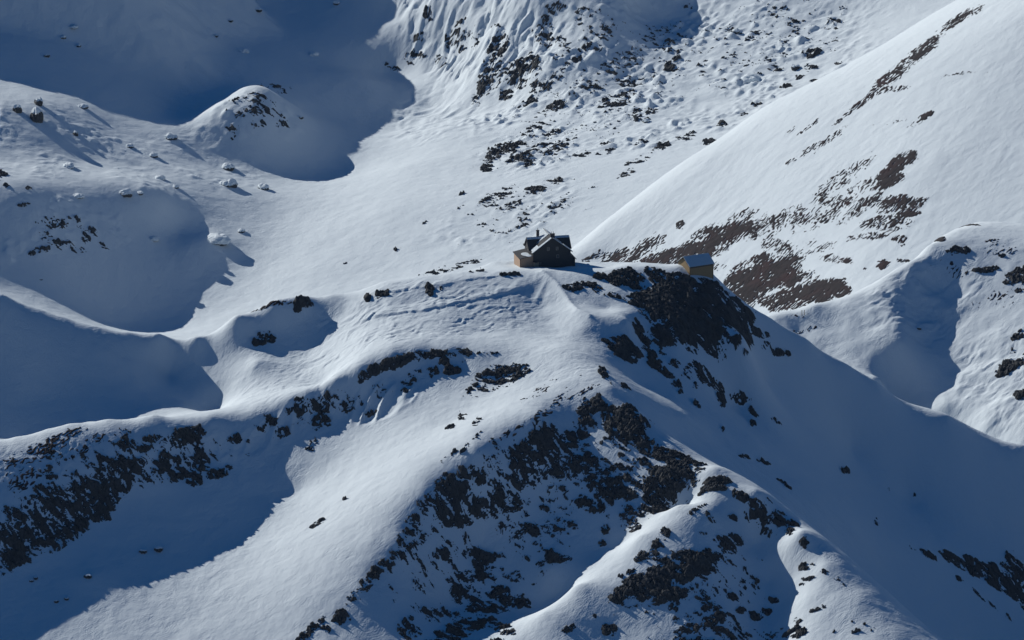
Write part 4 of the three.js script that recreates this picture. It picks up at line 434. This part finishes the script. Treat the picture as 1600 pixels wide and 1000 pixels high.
function lump(r, seed, fy, yMin, grow) {   // an angular boulder (or, with yMin, the snow lying on it)
  const g = new THREE.IcosahedronGeometry(1, 5), p = g.attributes.position, keep = [];
  for (let i = 0; i < p.count; i++) {
    const x = p.getX(i), y = p.getY(i), z = p.getZ(i);
    const n = 1 + .26 * noise(x * 1.3 + seed, z * 1.3 + y * .7, 301) + .16 * noise(x * 2.7 - y * 1.9, z * 2.7 + seed, 302) + (yMin === undefined ? .08 * noise(x * 6 + y * 4, z * 6 - y * 5 + seed, 303) : 0);
    p.setXYZ(i, x * n * r * grow * 1.15, Math.max(-.6, y) * n * r * fy + (yMin === undefined ? 0 : r * .10 * (.4 + y)), z * n * r * grow);
  }
  if (yMin !== undefined) {
    for (let i = 0; i < p.count; i += 3) if (Math.max(p.getY(i), p.getY(i + 1), p.getY(i + 2)) > (yMin + .14 * noise(p.getX(i) / r * 2, p.getZ(i) / r * 2 + seed, 304)) * r * fy) for (let k = 0; k < 3; k++) keep.push(p.getX(i + k), p.getY(i + k), p.getZ(i + k));
    const q = new THREE.BufferGeometry(); q.setAttribute('position', new THREE.Float32BufferAttribute(keep, 3)); q.computeVertexNormals(); return q;
  }
  g.computeVertexNormals(); return g;
}
const stoneMat = std(.040, .041, .045);
BOULDERS.forEach(([x, z, r, side, label], i) => {
  const snowy = /lump|hummock|hump|buried|snowed/.test(label), tall = /tower/.test(label);
  const b = thing('boulder', label, 'boulder', x, SURF[side](x, z) + r * (snowy ? 0 : .12), z, i * 1.7, 'boulders lying on the snow');
  part(b, 'stone', lump(r, i * 3.1, tall ? 1.5 : snowy ? .55 : .72, undefined, 1), stoneMat);
  part(b, 'snow_cap', lump(r, i * 3.1, tall ? 1.5 : snowy ? .55 : .72, /dark|tiny|gully|small stone/.test(label) ? .72 : snowy ? -.2 : .28, snowy ? 1.10 : 1.05), snowMat);
});

// ---------------------------------------------------------------- the two huts
const wallStone = std(.038, .038, .040), annexeWood = std(.34, .23, .16), darkRoof = std(.030, .031, .036), chimneyMat = std(.06, .055, .055), glass = new THREE.MeshStandardMaterial({ color: new THREE.Color().setRGB(.05, .06, .07), roughness: .1 });
const frameMat = std(.22, .19, .16), ochre = std(.26, .18, .09), postWood = std(.48, .35, .24), doorMat = std(.10, .06, .03);
function gableBody(w, d, eave, ridge, bury) {   // house body, gable to the front, front wall in the plane z = 0
  const s = new THREE.Shape(); s.moveTo(-w / 2, -bury); s.lineTo(w / 2, -bury); s.lineTo(w / 2, eave); s.lineTo(0, ridge); s.lineTo(-w / 2, eave); s.closePath();
  const g = new THREE.ExtrudeGeometry(s, { depth: d, bevelEnabled: false }); g.translate(0, 0, -d); return g;
}
function slope(x0, y0, x1, y1, z0, z1, t, lift = 0) {   // a roof panel from eave (x0, y0) to ridge (x1, y1), thickness t, lying lift above that line
  const l = Math.hypot(x1 - x0, y1 - y0), nx = -(y1 - y0) / l * Math.sign(x1 - x0), ny = Math.abs(x1 - x0) / l, s = new THREE.Shape();
  s.moveTo(x0 + nx * lift, y0 + ny * lift); s.lineTo(x1 + nx * lift, y1 + ny * lift); s.lineTo(x1 + nx * (lift + t), y1 + ny * (lift + t)); s.lineTo(x0 + nx * (lift + t), y0 + ny * (lift + t)); s.closePath();
  const g = new THREE.ExtrudeGeometry(s, { depth: z1 - z0, bevelEnabled: false }); g.translate(0, 0, z0); return g;
}
const box = (w, h, d, x, y, z) => new THREE.BoxGeometry(w, h, d).translate(x, y, z);
function roofPanel(parent, x0, y0, x1, y1, z0, z1, turn, snow) {
  const g = slope(x0, y0, x1, y1, z0, z1, .22), k = .94, r = part(parent, 'roof_panel', turn ? g.rotateY(turn) : g, darkRoof);
  if (snow) { const a = slope(mix(x1, x0, .97), mix(y1, y0, .97), x1, y1, mix(z1, z0, .985), mix(z0, z1, .985), snow, .223); part(r, 'snow', turn ? a.rotateY(turn) : a, snowMat); }
  return r;
}
function windowOf(parent, x, y, z, w, h, face) {   // face: 'front' or 'left'
  const f = face === 'front', fr = part(parent, 'window', f ? box(w + .24, h + .24, .08, x, y, z + .03) : box(.08, h + .24, w + .24, x - .03, y, z), frameMat);
  part(fr, 'pane', f ? box(w, h, .05, x, y, z + .07) : box(.05, h, w, x - .07, y, z), glass);
}
{
  const h = thing('mountain_hut', 'big dark stone mountain hut with steep snowy gables on the ridge', 'hut', 13.6, -1.5, -7.8, rad(13));
  const e = 5.6, r = 10.4, s = (r - e) / 6.5;
  part(h, 'wall', gableBody(13, 13, e, r, 1.5), wallStone);
  part(h, 'cross_wing', gableBody(6.6, 14.2, 6.0, 9.2, 1.5).rotateY(Math.PI / 2).translate(7.1, 0, -6.6), wallStone);
  for (const k of [-1, 1]) {
    const p = roofPanel(h, k * 7.0, e - .5 * s, 0, r, -13.5, .5, 0, 0);
    for (const [a, b, z0, z1] of [[.02, .97, -.75, .45], [0, .95, -13.4, -4.6], [.62, .93, -3.2, -.8]]) part(p, 'snow', slope(k * 7.0 * b, mix(r, e - .5 * s, b), k * 7.0 * a, mix(r, e - .5 * s, a), z0, z1, .15, .223), snowMat);
  }
  for (const k of [-1, 1]) {
    const p = part(h, 'roof_panel', slope(k * 3.75, 6.0 - .45 * 3.2 / 3.3, 0, 9.2, -7.5, 7.5, .2, .03).rotateY(Math.PI / 2).translate(0, 0, -6.6), darkRoof);
    part(p, 'snow', slope(k * .55, 9.2 - .55 * 3.2 / 3.3, 0, 9.2, -7.4, 7.4, .12, .233).rotateY(Math.PI / 2).translate(0, 0, -6.6), snowMat, 'rim of snow along the ridge');
    if (k > 0) part(p, 'snow', slope(3.5, 6.0 - .2 * 3.2 / 3.3, 2.2, 9.2 - 2.2 * 3.2 / 3.3, -6.9, -3.6, .1, .233).rotateY(Math.PI / 2).translate(0, 0, -6.6), snowMat, 'patch of snow near the eave');
  }
  for (const [x, z, y, t] of [[-3.0, -8.6, 8.2, 2.9], [.0, -1.2, 10.1, 1.4], [.9, -2.2, 9.7, 1.6]]) {
    const c = part(h, 'chimney', box(.85, t, .85, x, y + t / 2, z), chimneyMat); part(c, 'chimney_cap', box(1.1, .14, 1.1, x, y + t + .07, z), darkRoof);
    part(c, 'chimney_pipe', new THREE.CylinderGeometry(.07, .09, .9, 8).translate(x, y + t + .55, z), chimneyMat);
  }
  for (const [x, y] of [[-1.35, 6.7], [1.75, 6.7], [1.95, 4.0]]) windowOf(h, x, y, 0, .7, .95, 'front');
  windowOf(h, -4.3, 1.9, 0, .75, .4, 'front');
  for (const z of [-5.2, -8]) windowOf(h, -7.1, 4.9, z, .7, 1.0, 'left');
  const d = part(h, 'door', box(1.1, 2.1, .10, -5.55, 1.05, .03), postWood, 'pale wooden door at the left corner'); part(d, 'handle', box(.08, .08, .10, -5.15, 1.0, .12), darkRoof);
  for (const x of [-6.42, -5.0]) part(h, 'porch_post', box(.28, 2.9, .28, x, 1.2, .55), postWood);
  part(h, 'porch_roof', box(2.1, .12, 1.3, -5.7, 2.72, .62), darkRoof);
  const l = part(h, 'lean_to', new THREE.ExtrudeGeometry(new THREE.Shape([[6.5, -1.5], [8.2, -1.5], [8.2, 2.7], [6.5, 3.9]].map(q => new THREE.Vector2(...q))), { depth: 8, bevelEnabled: false }).translate(0, 0, -8.6), wallStone);
  part(l, 'lean_to_roof', slope(8.6, 2.42, 6.52, 3.9, -8.9, -.3, .16), darkRoof);
  const a = part(h, 'annexe', new THREE.ExtrudeGeometry(new THREE.Shape([[-11, -1.5], [-6.52, -1.5], [-6.52, 4.6], [-11, 3.7]].map(q => new THREE.Vector2(...q))), { depth: 9.5, bevelEnabled: false }).translate(0, 0, -9.8), annexeWood, 'low timber annexe with a shed roof');
  const ar = part(a, 'annexe_roof', slope(-11.35, 3.63, -6.54, 4.6, -10.2, .1, .2), darkRoof);
  part(a, 'corner_board', box(.22, 5, .22, -11, 1.0, -.3), darkRoof);
  { const g = new THREE.SphereGeometry(1, 20, 12); g.scale(1.7, .22, 2.6); g.translate(-8.3, 4.45, -3.2); part(a, 'snow_patch', g, snowMat); }
  { const g = new THREE.SphereGeometry(1, 20, 12); g.scale(1.1, .2, 1.6); g.translate(-7.9, 4.55, -.9); part(a, 'snow_patch', g, snowMat); }
}
{
  const h = thing('timber_hut', 'small ochre hut with a snowy roof on the black cliff', 'hut', 64.2, -3.6, -3.4, rad(30));
  const w = 9.2, d = 7.6, e = 4.25, r = 6.75;
  const g = gableBody(d, w, e, r, 2).translate(0, 0, w / 2).rotateY(Math.PI / 2).translate(0, 0, -d / 2);
  part(h, 'wall', g, ochre);
  for (const k of [-1, 1]) {
    const p = part(h, 'roof_panel', slope(k * (d / 2 + .4), e - .4 * (r - e) / (d / 2), 0, r, -w / 2 - .45, w / 2 + .45, .14, .02).rotateY(Math.PI / 2).translate(0, 0, -d / 2), darkRoof);
    part(p, 'snow', slope(k * (d / 2 + .3), e - .3 * (r - e) / (d / 2), 0, r, -w / 2 - .38, w / 2 + .38, .14, .163).rotateY(Math.PI / 2).translate(0, 0, -d / 2), snowMat);
  }
  const dr = part(h, 'door', box(.1, 2.1, 1.2, -w / 2 - .03, 1.05, -.95), doorMat); part(dr, 'handle', box(.1, .08, .08, -w / 2 - .12, 1, -1.4), darkRoof);
  windowOf(h, -w / 2, 2.0, -5.2, .8, .8, 'left');
  for (const x of [-w / 2, w / 2]) part(h, 'corner_board', box(.2, e + 2, .2, x, e / 2 - 1.05, .0), doorMat);
  part(h, 'gutter', box(w + .8, .14, .14, 0, e - .38, .44), darkRoof);
}
// ---------------------------------------------------------------- small things near the huts
function roughStones(parent, list, seed) { list.forEach(([x, y, z, s, f], i) => part(parent, 'stone', lump(s, seed + i * 2.3, f, undefined, 1).translate(x, y, z), stoneMat)); }
{
  const y = hNear(-10.8, 3), w = thing('stone_wall', 'low dark stone wall on the snow left of the timber annexe', 'wall', -10.8, y, 3, .05);
  roughStones(w, [[-1.1, .25, 0, .34, .9], [-.55, .28, .05, .36, .9], [0, .26, -.05, .36, .9], [.55, .34, 0, .38, 1], [1.05, .42, .05, .42, 1.1]], 5);
  const s = thing('stone_pile', 'small dark heap of stones left of the low stone wall', 'stones', -14, hNear(-14, 4.6), 4.6);
  roughStones(s, [[-.3, .12, 0, .3, .8], [.25, .1, .1, .28, .8], [-.05, .4, .02, .24, .9], [.75, .05, .1, .26, .6]], 9);
  const post = new THREE.LatheGeometry([[0, 0], [.09, 0], [.085, 1.45], [.12, 1.5], [.12, 1.72], [0, 1.84]].map(q => new THREE.Vector2(...q)), 10);
  for (const [x, z, side, label, k] of [[102.3, -100.2, 'hill', 'left of two marker posts on the crest of the right hill', 1.1], [103.2, -100.2, 'hill', 'right of two marker posts on the crest of the right hill', 1.1], [-10.6, 2.2, 'near', 'short marker post behind the low stone wall', .8]]) {
    const p = thing('marker_post', label, 'post', x, SURF[side](x, z) - .1, z, 0, 'marker posts in the snow');
    p.scale.setScalar(k); part(p, 'pole', post, doorMat);
  }
}
renderer.render(scene, camera);
